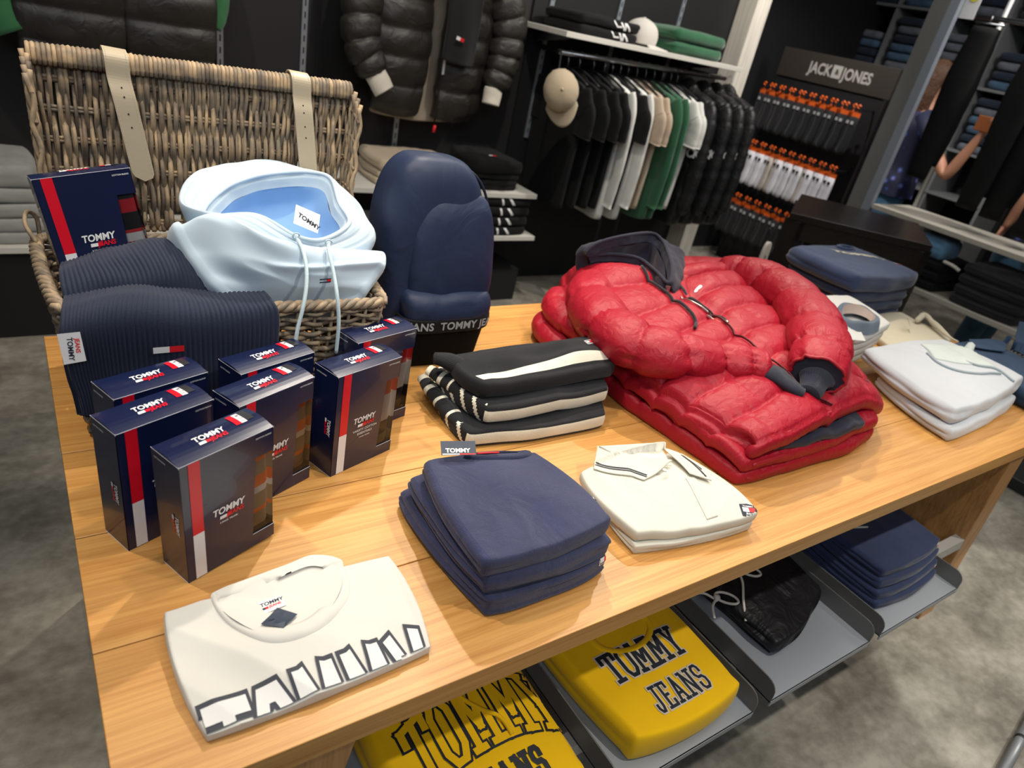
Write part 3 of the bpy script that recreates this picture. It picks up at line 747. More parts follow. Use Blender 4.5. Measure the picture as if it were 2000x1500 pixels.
# ---- white tee, front left -------------------------------------------------
TEE=fabric('white_jersey',(.63,.62,.575),var=.02,bump=.12,sheen=.1)
def collar_band(name,outer,inner,mat,parent,rise=.005,bvh=None,n=90,label=None,off=.001,rib=None):
    o=np.array(outer,float); i=np.array(inner,float); mid=(o+i)/2
    def drop(L,dz):
        L=L.copy()
        if bvh is not None:
            for k,p in enumerate(L):
                h=bvh.ray_cast(Vector((p[0],p[1],p[2]+.3)),Vector((0,0,-1)))
                if h[0] is not None: L[k,2]=max(h[0].z+dz, p[2]*0+h[0].z+dz)
        return L
    t=np.linspace(0,1,n,endpoint=False); O=cromc(o,t); I=cromc(i,t)
    rows=[drop(O,-.001),drop(O*.88+I*.12,rise*.75),drop(O*.6+I*.4,rise),drop(O*.25+I*.75,rise*.9),drop(I,rise*.35),drop(I*1.0,-.002)]
    G=np.array(rows)
    U,V=np.meshgrid(t,np.linspace(0,1,len(rows)))
    return mk(name,G.reshape(-1,3),grid_faces(len(rows),n,wrapv=True),mat,parent,True,np.stack([U.ravel(),V.ravel()],1),label=label)
tee=thing('tshirt','white folded t-shirt with outlined dark lettering cut by its front fold','t-shirt',(0.226,-0.978,0.76))
C=quad((0.089,-1.072,0.772),(0.395,-1.064,0.776),(0.41,-0.883,0.786),(0.076,-0.874,0.786),bump=.006,sag=.002,seed=3)
el=Vector((0.237,-0.903,0.79)); 
def teed(u,v,p):
    r=.004*noise.noise(Vector((p[0]*7,p[1]*7,1)))+.0034*(1-3*abs(noise.noise(Vector((p[0]*11+p[1]*9,p[1]*4,2.2)))))
    d=math.hypot((p[0]-el.x)/.085,(p[1]-el.y)/.062)
    if d<1: r-=.010*(1-d*d)
    return r
body=patch('body',C,.022,TEE,tee,nu=90,nv=80,layers=2,gro=.002,disp=teed,corner=.12,bulge=.10,flat_bottom=TZ+.001,seed=1)
bvt=bvh_of([body])
outer=[(0.142,-0.88,0.79),(0.153,-0.926,0.79),(0.188,-0.976,0.79),(0.238,-0.988,0.79),(0.284,-0.97,0.79),(0.323,-0.93,0.795),(0.329,-0.876,0.79),(0.294,-0.85,0.79),(0.252,-0.855,0.79),(0.199,-0.862,0.79),(0.157,-0.868,0.79)]
inner=[(0.151,-0.887,0.79),(0.165,-0.92,0.79),(0.195,-0.953,0.79),(0.236,-0.962,0.79),(0.273,-0.945,0.79),(0.3,-0.91,0.79),(0.303,-0.886,0.79),(0.281,-0.87,0.79),(0.243,-0.875,0.79),(0.196,-0.884,0.79),(0.163,-0.882,0.79)]
collar_band('collar',outer,inner,TEE,tee,.0038,bvt)
mid=[(np.array(a_)+np.array(b_))/2 for a_,b_ in zip(outer,inner)]; cm=np.mean(mid,0); mid=cromc(np.array(mid),np.linspace(0,1,60,endpoint=False)); mid[:,2]=TZ+.0285
mk('inside_back',np.vstack([mid,[[cm[0],cm[1],TZ+.016]]]),[(k,(k+1)%60,60) for k in range(60)],TEE,tee,True)
a=Art(); a.rect(0,0,.034,.022,0); 
a.text('TOMMY',.0088,.003,.0125,3,1,bold=.03,shear=.1); a.text('JEANS',.0062,.013,.0065,1,1,bold=.03,shear=.1); a.rect(.004,.006,.008,.010,3,1); a.rect(.008,.006,.012,.010,1,1)
ux,uy=axes((0.199,-0.915,0.79),(0.235,-0.912,0.79))
a.lay('neck_label',[WHITE,RED,BLK,NAVYI],Vector((0.197,-0.926,0.79)),ux,uy,tee,bvh=bvt,off=.0012,lift=.0003,label='white woven neck label')
a=Art(); a.poly([(0,0),(.030,.020),(.048,-.006),(.022,-.022)],3); a.rect(.010,-.001,.018,.0015,2,1)
a.lay('hang_tag',[WHITE,RED,BLK,plain('tag_navy',(.03,.045,.075),.5)],Vector((0.19,-0.951,0.79))+uy*.004,ux,uy,tee,bvh=bvt,off=.0026,lift=.0003,label='navy card hang tag')
ux,uy=axes((0.094,-1.067,0.772),(0.387,-1.06,0.776))
a=Art(); o=Vector((0.095,-1.068,0.772)); L=(Vector((0.384,-1.059,0.776))-o).length
hh=.105; gp=.10; sxx=(L-.012-4*gp*hh)/sum(SLAB[c][0]*hh for c in 'TOMMY')
slab_text(a,'TOMMY',hh,0,0,.0140,.0042,0,1,sx=sxx,gap=gp,alt={'T':(.8,[[(.4,0),(.4,1)],[(.05,1),(.75,1)]]),'Y':(.86,[[(.43,0),(.43,.45)],[(.43,.45),(.10,1)],[(.43,.45),(.76,1)]]),'M':(1.0,[[(.14,0),(.14,1)],[(.86,0),(.86,1)],[(.20,1),(.5,.45),(.80,1)],[(0,0),(.3,0)],[(.7,0),(1,0)]])}); a.v=[(q[0],q[1]*1.75-.150,q[2]) for q in a.v]
pr=a.lay('chest_print',[plain('ink_navy',(.012,.018,.035),.6),plain('ink_white',(.66,.66,.66),.55)],o+ux*.006-uy*.012,ux,uy,tee,bvh=bvt,off=.0007,lift=.0009,res=.004,label='outlined navy block lettering')

# ---- navy crew-neck sweaters, stack of three ---------------------------------
NAVK=fabric('navy_fine_knit',(.034,.041,.105),scale=600,bump=.7,var=.10,rib=.8,ribscale=45,sheen=.18,wr=.004,wrs=14)
NAVR=fabric('navy_rib',(.030,.038,.085),scale=500,bump=.5,rib=2.0,ribscale=60)
def stackpiece(name,label,cat,C,T,mat,layers,seed,group=None,amp=.005,**k):
    C=np.array(C,float); c=C.reshape(-1,3).mean(0)
    t=thing(name,label,cat,(c[0],c[1],c[2]-T),group=group)
    b=patch('body',C,T,mat,t,layers=layers,disp=wrk(amp,6,6,seed,amp*.25,14),seed=seed,**k)
    return t,b
gN='navy crew sweaters in the front stack'
s3,b3=stackpiece('sweater','navy crew sweater at the bottom of its stack, flag patch on its front fold','sweater',
    quad((0.489,-1.043,0.8),(0.738,-1.037,0.803),(0.777,-0.737,0.803),(0.469,-0.749,0.8),seed=5,sag=.008),.040,NAVK,3,11,None,nu=60,nv=60,bulge=.16,gro=.004,side_noise=.006,flat_bottom=TZ+.001)
s2,b2=stackpiece('sweater','navy crew sweater in the middle of the front navy stack','sweater',
    quad((0.482,-1.034,0.838),(0.737,-1.034,0.84),(0.744,-0.78,0.84),(0.481,-0.762,0.838),seed=6,sag=.008),.036,NAVK,3,12,None,nu=60,nv=60,bulge=.18,gro=.004,side_noise=.006)
s1,b1=stackpiece('sweater','navy crew sweater on top of its stack, with ribbed neck and dark hang tag','sweater',
    quad((0.474,-1.029,0.876),(0.731,-1.022,0.878),(0.711,-0.819,0.878),(0.497,-0.778,0.88),seed=7,sag=.008,bump=.008),.037,NAVK,2,13,None,nu=80,nv=80,bulge=.26,gro=.003,side_noise=.004)
bv1=bvh_of([b1])
# ribbed neck at the back edge
m_=[(0.567,-0.802,0.878),(0.598,-0.819,0.878),(0.635,-0.828,0.878),(0.671,-0.834,0.878),(0.695,-0.829,0.878),(0.687,-0.815,0.88),(0.663,-0.807,0.884),(0.625,-0.799,0.88),(0.585,-0.796,0.88)]
m2_=[(0.588,-0.8,0.878),(0.609,-0.809,0.878),(0.643,-0.814,0.878),(0.666,-0.818,0.878),(0.672,-0.815,0.878),(0.666,-0.811,0.88),(0.647,-0.807,0.882),(0.618,-0.803,0.88),(0.597,-0.802,0.88)]
collar_band('ribbed_neck',m_,m2_,NAVR,s1,.006,bv1,label='ribbed neckband')
ux,uy=axes((0.523,-0.798,0.885),(0.582,-0.817,0.885))
a=Art(); a.rect(0,0,.062,.030,3); a.text('TOMMY',.012,.008,.006,0,1,bold=.04); a.rect(.002,.001,.032,.0035,0,1); a.rect(.032,.001,.060,.0035,1,1)
a.lay('hang_tag',[WHITE,RED,BLK,plain('tag_navy',(.03,.045,.075),.5)],(0.524,-0.798,0.888),ux*.98+Vector((0,0,.02)),uy*.75+Vector((0,0,.45)),s1,off=.001,label='dark navy card hang tag')
m=MB(); m.tube(smoothpath([(0.587,-0.811,0.888),(0.609,-0.814,0.887),(0.628,-0.818,0.886)],8),.0016,6); m.build('neck_label_loop',RED,s1,smooth=True)
u_,v_=axes((0.474,-1.028,0.875),(0.731,-1.022,0.878))
flag_patch(s1,(0.725,-0.971,0.878),(u_*.8-v_*.5).normalized(),(v_*.8+u_*.5).normalized(),bv1)
bv3=bvh_of([b3]); flag_patch(s3,Vector((0.715,-1.031,0.788))-v_*.02,u_,Vector((0,0,1)),bv3,dirn=v_,h=.0125)
m=MB(); 
v,f=tube_vf(smoothpath([(0.489,-0.919,0.858),(0.489,-0.947,0.855),(0.492,-0.974,0.852),(0.493,-0.99,0.85)],14),[.009]*14,12,True); m.add(v,f)
m.build('ribbed_cuff',NAVR,s1,smooth=True,label='dark ribbed sleeve cuff tucked at the side')

# ---- cream polo shirts, stack of two ----------------------------------------
PIQ=fabric('cream_pique',(.64,.625,.545),scale=1300,bump=.2,var=.015,sheen=.1)
p2,pb2=stackpiece('polo_shirt','lower white polo shirt of the pair beside the front navy sweaters','polo shirt',
    quad((0.804,-1.023,0.78),(1.109,-1.062,0.782),(1.121,-0.832,0.782),(0.859,-0.811,0.78),seed=9),.020,PIQ,2,21,None,nu=50,nv=50,bulge=.15,gro=.003,side_noise=.003,flat_bottom=TZ+.001)
p1,pb1=stackpiece('polo_shirt','upper white polo shirt with two navy lines on its collar and a flag badge','polo shirt',
    quad((0.813,-1.009,0.806),(1.111,-1.06,0.806),(1.112,-0.838,0.805),(0.83,-0.819,0.802),seed=10,bump=.006,sag=.004),.023,PIQ,1,22,None,nu=90,nv=80,bulge=.3,gro=.002,amp=.012)
bvp=bvh_of([pb1])
def flap(name,pts,mat,parent,bvh,h0=.006,n=26,th=.0022,label=None,hfun=None):
    """four-corner cloth flap lying on the surface: pts FL FR BR BL"""
    A=[np.array(p,float) for p in pts]; G=[]
    for j in range(n):
        v=j/(n-1)
        for i in range(n):
            u=i/(n-1); p=(A[0]*(1-u)+A[1]*u)*(1-v)+(A[3]*(1-u)+A[2]*u)*v
            z=p[2]
            if bvh is not None:
                h=bvh.ray_cast(Vector((p[0],p[1],p[2]+.3)),Vector((0,0,-1)))
                z=h[0].z if h[0] is not None else p[2]-.004
            G.append((p[0],p[1],z+h0+(hfun(u,v) if hfun else 0)))
    o=mk(name,G,grid_faces(n,n),mat,parent,True,[(k%n/(n-1),k//n/(n-1)) for k in range(n*n)],label=label)
    md=o.modifiers.new('s','SOLIDIFY'); md.thickness=th; md.offset=1
    return o
fl=flap('collar',[(0.858,-0.834,0.81),(0.928,-0.904,0.81),(1.021,-0.884,0.812),(0.9,-0.788,0.812)],PIQ,p1,bvp,.004,hfun=lambda u,v:.012*v**2)
fr=flap('collar',[(1.026,-0.93,0.81),(1.062,-0.959,0.81),(1.081,-0.866,0.812),(1.054,-0.827,0.815)],PIQ,p1,bvp,.004,hfun=lambda u,v:.010*(1-u)*v+.004)
fb=flap('collar_stand',[(0.957,-0.866,0.81),(1.026,-0.883,0.81),(1.052,-0.83,0.82),(0.901,-0.792,0.815)],PIQ,p1,bvp,.001,hfun=lambda u,v:.014*v)
for tgt,(A_,B_) in ((fl,((0.867,-0.825,0.81),(0.939,-0.901,0.81))),(fr,((1.066,-0.95,0.81),(1.079,-0.867,0.81)))):
    bvf=bvh_of([tgt]); a=Art(); ln=(Vector(B_)-Vector(A_)).length; a.rect(.001,0,ln-.001,.0035,0); a.rect(.001,.0062,ln-.001,.0105,0)
    x_,y_=axes(A_,B_); sgn=1
    st=a.lay('collar_stripes',[plain('ink_navy',(.012,.018,.035),.6)],Vector(A_)+y_*(.001),x_,y_,p1,bvh=bvf,off=.0006,res=.006); st.parent=tgt
pl=flap('placket',[(0.981,-1.03,0.805),(1.008,-1.032,0.805),(1.038,-0.934,0.808),(1.013,-0.933,0.808)],PIQ,p1,bvp,.0016,th=.0016)
m=MB(); c=Vector((0.981,-0.904,0.82)); m.tube([c+Vector((0,0,.006)),c+Vector((0,0,.0085))],.0052,16); m.build('button',plain('pearl_button',(.6,.58,.55),.3),p1,smooth=False,bev=.001)
u_,v_=axes((0.813,-1.009,0.806),(1.111,-1.06,0.806))
flag_patch(p1,(1.072,-1.041,0.806),(u_*.93-v_*.36),(v_*.93+u_*.36),bvp,w=.026,h=.011,badge=True)
a=Art(); a.poly([(0,0),(.06,-.013),(.058,-.004),(.006,.014)],0); a.lay('hang_tag',[plain('tag_grey',(.05,.06,.065),.6)],(0.939,-0.857,0.82),ux,uy,p1,bvh=bvh_of([fb]),off=.0012,label='dark grey hang tag tucked in the collar')
a=Art(); a.text('TOMMY JEANS',.006,0,0,0,bold=.02); a.lay('neck_print',[RED],(0.966,-0.867,0.82),ux,uy,p1,bvh=bvh_of([fb]),off=.0012)

# ---- black sweaters with a cream stripe, stack of three ------------------------
BKN=fabric('black_chunky_knit',(.007,.008,.011),scale=420,bump=.6,rib=.8,ribscale=55,sheen=.08)
CRK=fabric('cream_knit',(.74,.72,.60),scale=420,bump=.6,rib=.8,ribscale=55,sheen=.1)
def stripe1(u,v,t):
    if t==0: return 1 if (.045)<v<.235 else 0
    if v<.03: return 1 if t>.84 else 0
    return 0
def stripe2(u,v,t):
    if t>0 and v<.03: return 1 if .30<t<.72 else 0
    if t>0 and u<.03: return 1 if (v*5+t)%1<.28 else 0
    return 0
def stripe3(u,v,t):
    if t>0 and v<.03: return 1 if .24<t<.70 else 0
    if t>0 and u<.03: return 1 if (v*4+t*.7+.3)%1<.25 else 0
    return 0
def stripest(label,C,T,fn,seed,**k):
    C=np.array(C,float); c=C.reshape(-1,3).mean(0); t=thing('striped_sweater',label,'sweater',(c[0],c[1],c[2]-T))
    b=patch('body',C,T,None,t,mats=[BKN,CRK],mifn=fn,disp=wrk(.006,6,6,seed,.0015,12),seed=seed,nr=26,**k); return t,b
k3,kb3=stripest('black cream-striped sweater at the bottom of its stack of three',quad((0.681,-0.638,0.804),(1.043,-0.665,0.804),(1.132,-0.434,0.804),(0.71,-0.411,0.8),seed=12,sag=.010),.040,stripe3,31,nu=110,nv=50,bulge=.30,layers=1,flat_bottom=TZ+.001,side_noise=.006)
k2,kb2=stripest('black cream-striped sweater in the middle of its stack, flag patch on its side roll',quad((0.729,-0.619,0.848),(1.073,-0.618,0.846),(1.104,-0.469,0.848),(0.707,-0.435,0.844),seed=13,sag=.010),.042,stripe2,32,nu=110,nv=50,bulge=.34,layers=1,side_noise=.006)
C=quad((0.73,-0.587,0.888),(1.105,-0.582,0.888),(1.108,-0.47,0.898),(0.721,-0.468,0.888),seed=14,sag=.012,bump=.01)
C[1:4,3:5,2]+=.014
k1,kb1=stripest('black sweater with broad cream stripe along its fold, topmost of the striped stack',C,.038,stripe1,33,nu=140,nv=90,bulge=.42,layers=1)
u_,v_=axes((0.73,-0.587,0.888),(1.105,-0.582,0.888))
bvk=bvh_of([kb1]); flag_patch(k1,(1.061,-0.522,0.905),(u_*.98+v_*.15),(v_*.98-u_*.15),bvk,w=.02,h=.010)
flag_patch(k2,Vector((1.066,-0.605,0.828)),u_,Vector((0,0,1)),bvh_of([kb2]),dirn=v_,w=.02,h=.010)
# sleeve rolls at the left of the striped stack
def roll_(name,pts,r,mat,parent,n=26,mats=None,mifn=None,flat=.75,amp=.004,seed=0,up=(0,0,1)):
    P_=smoothpath(pts,n); rr=[(np.interp(i/(n-1),np.linspace(0,1,len(r)),r) if hasattr(r,'__len__') else r) for i in range(n)]
    v,f=tube_vf(P_,rr,20,True,flat,up=up)
    v=[p+(p-P_[min(i//20,n-1)]).normalized()*amp*noise.noise(Vector((p.x*22,p.y*22,p.z*22+seed))) for i,p in enumerate(v)]
    mi=None
    if mifn: mi=[mifn(min(i//20,n-2)/(n-1),(i%20)/20) for i in range((n-1)*20)]+[0,0]
    return mk(name,v,f,mat,parent,True,[(i%20/20*.2,i//20*.02) for i in range(len(v))],mats=mats,mi=mi)
ban=lambda s,a: 1 if (s*4.3)%1<.22 else 0
roll_('sleeve',[(0.684,-0.465,0.878),(0.717,-0.479,0.872),(0.753,-0.505,0.864),(0.771,-0.547,0.856)],[.018,.024,.024,.014],None,k1,mats=[BKN,CRK],mifn=lambda s,a:0)
roll_('sleeve',[(0.691,-0.439,0.835),(0.713,-0.481,0.83),(0.729,-0.529,0.826),(0.753,-0.58,0.818)],[.016,.022,.023,.014],None,k2,mats=[BKN,CRK],mifn=ban)
roll_('sleeve',[(0.695,-0.411,0.798),(0.697,-0.47,0.792),(0.695,-0.546,0.79),(0.694,-0.604,0.788)],[.016,.021,.021,.014],None,k3,mats=[BKN,CRK],mifn=ban)

# ---- navy ribbed scarves in the basket ---------------------------------------
SCF=fabric('navy_rib_knit',(.012,.019,.042),scale=500,bump=.5,sheen=.08,var=.05)
def ribs(n,amp): return lambda u,v,p: amp*abs(math.sin(pi*u*n))**.8
sc=thing('scarf','navy ribbed scarf draped over the front of the basket, flag patch near its end','scarf',(.19,-.47,TZ+.03))
# rows run from inside the basket over the rim and down the outside
C=[[ (.045,-.30,TZ+.255),(.13,-.31,TZ+.270),(.23,-.31,TZ+.262),(.325,-.32,TZ+.250)],
   [ (.030,-.41,TZ+.262),(.12,-.41,TZ+.285),(.22,-.41,TZ+.270),(.335,-.41,TZ+.272)],
   [ (.024,-.457,TZ+.266),(.11,-.457,TZ+.288),(.22,-.462,TZ+.272),(.338,-.47,TZ+.274)],
   [ (.020,-.487,TZ+.245),(.10,-.49,TZ+.262),(.22,-.49,TZ+.250),(.343,-.492,TZ+.255)],
   [ (.024,-.497,TZ+.18),(.10,-.497,TZ+.185),(.22,-.497,TZ+.18),(.340,-.500,TZ+.19)],
   [ (.030,-.500,TZ+.148),(.10,-.500,TZ+.13),(.22,-.500,TZ+.12),(.335,-.503,TZ+.11)],
   [ (.034,-.502,TZ+.110),(.10,-.500,TZ+.075),(.22,-.500,TZ+.045),(.332,-.503,TZ+.05)]]
C=np.array(C)
def cloth_sheet(name,C,mat,parent,nu,nv,dispf,th=.012,lip=True,uvs=(1,1),flip=False,label=None):
    us=np.linspace(0,1,nu); vs=np.linspace(0,1,nv); G=ctrl_surf(C,us,vs)
    du=np.gradient(G,axis=1); dv=np.gradient(G,axis=0); Nn=np.cross(du,dv); Nn/=np.linalg.norm(Nn,axis=2)[...,None]+1e-9
    if flip: Nn=-Nn
    for j in range(nv):
        for i in range(nu): G[j,i]=G[j,i]+Nn[j,i]*dispf(us[i],vs[j],G[j,i])
    U,V=np.meshgrid(us,vs)
    o=mk(name,G.reshape(-1,3),grid_faces(nv,nu),mat,parent,True,np.stack([U.ravel()*uvs[0],V.ravel()*uvs[1]],1),label=label)
    no=sum((pp.normal for pp in o.data.polygons),Vector((0,0,0))).normalized(); md=o.modifiers.new('s','SOLIDIFY'); md.thickness=th; md.offset=-1 if no.dot(Vector((0,-.7,.7)))>0 else 1
    return o,Nn
o1,Nn=cloth_sheet('scarf_cloth',C[::-1],SCF,sc,300,90,lambda u,v,p:.0028*abs(math.sin(pi*u*46))**.7+.005*noise.noise(Vector((u*6,v*3,1)))+.008*math.exp(-((u-.0)/.03)**2)*0,th=.012)
bvs=bvh_of([o1])
a=Art(); a.rect(0,0,.024,.011,0); a.rect(.024,0,.046,.011,1); 
a.lay('flag_patch',[WHITE,RED],(.140,-.5035,TZ+.208),(1,0,0),(0,0,1),sc,off=.0005,label='white and red flag patch')
a=Art(); a.poly([(0,0),(.030,.004),(.026,.05),(-.004,.048)],0); a.text('TOMMY',.010,.008,.042,3,1,bold=.03,rot=-pi/2); a.text('JEANS',.0085,.018,.040,1,1,bold=.03,rot=-pi/2)
a.lay('care_label',[WHITE,RED,BLK,NAVYI],(.018,-.5075,TZ+.205),(.98,-.05,.0),(0,.16,1),sc,off=.002,label='white woven label')
sc2=thing('scarf','navy ribbed scarf rolled inside the basket behind the draped one','scarf',(.17,-.33,TZ+.2))
C=np.array([[(.035,-.405,TZ+.235),(.12,-.405,TZ+.25),(.21,-.40,TZ+.245),(.30,-.40,TZ+.22)],
   [(.030,-.375,TZ+.275),(.12,-.385,TZ+.292),(.21,-.385,TZ+.292),(.290,-.39,TZ+.26)],
   [(.032,-.33,TZ+.285),(.11,-.34,TZ+.308),(.20,-.34,TZ+.322),(.262,-.345,TZ+.305)],
   [(.04,-.27,TZ+.27),(.11,-.27,TZ+.295),(.19,-.27,TZ+.315),(.245,-.28,TZ+.30)],
   [(.05,-.22,TZ+.22),(.11,-.22,TZ+.24),(.19,-.22,TZ+.25),(.25,-.23,TZ+.24)]])
cloth_sheet('scarf_cloth',C,SCF,sc2,220,60,lambda u,v,p:.0028*abs(math.sin(pi*u*38))**.7+.004*noise.noise(Vector((u*5,v*4,3))),th=.012)

# ---- light blue hoodie in the basket --------------------------------------------
ICE=fabric('ice_blue_fleece',(.46,.575,.68),scale=1100,bump=.12,var=.02,sheen=.25)
ICEI=fabric('ice_blue_lining',(.24,.42,.70),scale=1100,bump=.15,var=.02,sheen=.1)
hd=thing('hoodie','light blue hoodie with drawstrings lying in the wicker basket','hoodie',(.42,-.33,TZ+.1))
C=[[(0.296,-0.42,1.004),(0.376,-0.425,1.005),(0.453,-0.428,1.006),(0.516,-0.43,1.01)],
   [(0.259,-0.41,1.053),(0.344,-0.435,1.051),(0.437,-0.438,1.051),(0.536,-0.425,1.046)],
   [(0.235,-0.37,1.09),(0.298,-0.41,1.099),(0.399,-0.43,1.086),(0.57,-0.39,1.069)],
   [(0.22,-0.32,1.118),(0.28,-0.34,1.149),(0.36,-0.405,1.122),(0.582,-0.35,1.076)],
   [(.25,-.25,1.06),(.33,-.26,1.04),(.44,-.30,1.04),(.57,-.27,1.03)],
   [(.27,-.17,1.02),(.34,-.17,1.01),(.43,-.19,1.0),(.55,-.18,1.0)]]
def hdisp(u,v,p):
    r=.007*noise.noise(Vector((p[0]*9,p[2]*9,4)))+.010*(1-3*abs(noise.noise(Vector((u*2.2+v*1.2,v*5,7.7)))))*min(1,v*4)*.6
    r+=.010*math.exp(-((v-.30-.06*u)/.035)**2)*(u>.42)*min(1,(u-.42)*6) if u>.42 else 0
    return r
hb=patch('body',C,.085,ICE,hd,nu=90,nv=90,bulge=.20,disp=hdisp,back=(-.05,.62,-.72),corner=.22,layers=1)
R=np.array([(0.264,-0.29,1.123),(0.311,-0.225,1.15),(0.371,-0.185,1.164),(0.428,-0.17,1.172),(0.491,-0.17,1.178),(0.531,-0.195,1.174),(0.53,-0.255,1.141),(0.528,-0.32,1.121),(0.453,-0.385,1.111),(0.398,-0.395,1.121),(0.34,-0.345,1.142)])
O=np.array([(0.233,-0.245,1.131),(0.276,-0.165,1.168),(0.361,-0.125,1.179),(0.432,-0.11,1.185),(0.52,-0.11,1.162),(0.596,-0.15,1.127),(0.613,-0.21,1.101),(0.594,-0.3,1.081),(0.47,-0.395,1.081),(0.384,-0.405,1.101),(0.31,-0.36,1.133)])
cR=R.mean(0); lowz=np.array([0,0,-.05])
B_=O+lowz+(cR-O)*.08; Rt=R+np.array([0,0,.004]); Ri=R+(cR-R)*.13+np.array([0,.006,-.020]); I1=R+(cR-R)*.28+np.array([0,.03,-.065]); I2=R+(cR-R)*.62+np.array([0,.02,-.11]); M_=(O+R)/2+np.array([0,0,.008])
hood=loft('hood',[B_,O,M_,Rt,Ri],ICE,hd,nu=140,nv=40,disp=lambda u,v,p:.003*noise.noise(Vector((p[0]*22,p[1]*22,p[2]*22)))+.002*(math.sin(v*40)>.96),label=None)
hi=loft('hood_lining',[Ri,I1,I2],ICEI,hd,nu=120,nv=24,disp=lambda u,v,p:.006*noise.noise(Vector((p[0]*14,p[1]*14,p[2]*14))),capend=True,label='darker blue inside of the hood')
# thick hem tubes of the rim
m=MB(); pts=[Vector(p) for p in cromc(Rt,np.linspace(0,1,120))]; m.tube(pts,.0045,8,caps=False); m.build('hood_hem',ICE,hd,smooth=True)
a=Art(); a.rect(0,0,.050,.040,0); a.text('TOMMY',.013,.006,.018,3,1,bold=.03,rot=-.25); 
a.lay('neck_label',[WHITE,RED,BLK,plain('ink_navy',(.012,.018,.035),.6)],(0.413,-0.33,1.127),(.93,-.1,-.36),(.25,.5,.75),hd,off=.001,label='white woven neck label')
STR=fabric('ice_cord',(.55,.70,.76),scale=300,bump=.5)
for pts in ([(0.394,-0.405,1.128),(0.4,-0.425,1.112),(0.4,-0.45,1.089),(0.395,-0.47,1.059),(0.386,-0.485,1.026),(0.377,-0.49,0.989),(0.373,-0.492,0.961)],[(0.455,-0.405,1.116),(0.449,-0.43,1.104),(0.45,-0.455,1.075),(0.45,-0.48,1.04),(0.454,-0.487,0.991),(0.454,-0.487,0.927)]):
    m=MB(); m.tube(smoothpath(pts,40),.0036,8); m.build('drawstring',STR,hd,smooth=True,label='pale drawstring')
for q in ((0.393,-0.408,1.131),(0.454,-0.408,1.118)):
    m=MB(); c=Vector(q); m.tube([c+Vector((.006*math.cos(t),-.001,.005*math.sin(t))) for t in [2*pi*k/12 for k in range(13)]],.0016,6); m.build('eyelet',ICE,hd,smooth=True)
a=Art(); a.rect(0,0,.022,.002,0); a.rect(.0,.006,.022,.008,0); a.rect(.014,.002,.022,.006,1)
a.lay('flag_patch',[NAVYI,RED],(0.43,-0.5,1.052),(1,0,0),(0,0,1),hd,bvh=bvh_of([hb]),dirn=(0,1,0),off=.001,res=.01)

# ---- navy backpack ------------------------------------------------------------
NYL=fabric('navy_nylon',(.015,.026,.064),rough=.5,scale=1500,bump=.15,var=.05,sheen=0,wr=.004,wrs=9,spec=.35); MESH=fabric('black_mesh',(.0035,.0035,.004),rough=.8,scale=300,bump=1,sheen=0,spec=.1)
bp=thing('backpack','navy backpack with a black lettered band standing between basket and red jackets','backpack',(.83,-.20,TZ),rz=0)
def ring(cx,cy,w,d,z,e=.55,n=48,lean=0):
    L=[]; cx-=.042
    for k in range(n):
        a=2*pi*k/n; ca,sa=math.cos(a),math.sin(a)
        L.append((cx+w*abs(ca)**e*(1 if ca>0 else -1),cy+d*abs(sa)**e*(1 if sa>0 else -1),TZ+z))
    return L
body=[ring(.835,-.185,.115,.085,0),ring(.835,-.185,.125,.092,.01),ring(.83,-.18,.128,.092,.10),ring(.828,-.178,.132,.092,.20),ring(.825,-.180,.132,.088,.30),ring(.820,-.184,.122,.080,.38),ring(.812,-.19,.100,.066,.44),ring(.806,-.194,.066,.045,.476),ring(.803,-.196,.02,.014,.486),ring(.803,-.196,.002,.002,.488)]
loft('main_body',body,NYL,bp,nu=120,nv=90,capend=True,disp=lambda u,v,p:.006*noise.noise(Vector((p[0]*8,p[1]*8,p[2]*4))))
# front compartment, arched
fc=[]
for z,w_,d_ in ((.165,.100,.030),(.18,.108,.040),(.25,.110,.042),(.32,.106,.038),(.37,.094,.032),(.405,.070,.020),(.420,.02,.008)):
    fc.append(ring(.854-.0*z,-.262+.02*(z-.165)/.2,w_,d_,z,e=.6))
loft('front_compartment',fc,NYL,bp,nu=90,nv=60,capend=True,disp=lambda u,v,p:.004*noise.noise(Vector((p[0]*12,p[1]*12,p[2]*6)))+.0018*(1-3*abs(noise.noise(Vector((p[0]*16+p[2]*8,p[1]*10,p[2]*9))))))
pk=[ring(.842,-.262,.098,.030,.0),ring(.842,-.266,.104,.040,.012),ring(.844,-.268,.108,.044,.06),ring(.846,-.270,.112,.048,.108)]
loft('mesh_pocket',pk,MESH,bp,nu=90,nv=30,disp=lambda u,v,p:.003*noise.noise(Vector((p[0]*18,p[1]*18,p[2]*12))),label='black mesh lower pocket')
pk=[ring(.846,-.268,.110,.044,.120),ring(.848,-.272,.117,.054,.135),ring(.848,-.272,.117,.052,.16),ring(.846,-.266,.108,.042,.186),ring(.842,-.258,.085,.026,.198)]
loft('pocket_pouch',pk,NYL,bp,nu=100,nv=30,capend=True,disp=lambda u,v,p:.005*noise.noise(Vector((p[0]*16,p[1]*16,p[2]*26))))
pk=[ring(.846,-.270,.1165,.0515,.100),ring(.846,-.271,.119,.0535,.102),ring(.846,-.271,.120,.0545,.118),ring(.846,-.271,.1205,.055,.133),ring(.846,-.270,.117,.0515,.135)]
bd=loft('lettered_band',pk,BLACK,bp,nu=120,nv=14,label='black elastic band with grey lettering')
a=Art(); a.text('  JEANS  TOMMY JEANS',.027,.032,0,0,bold=.025,space=1.05)
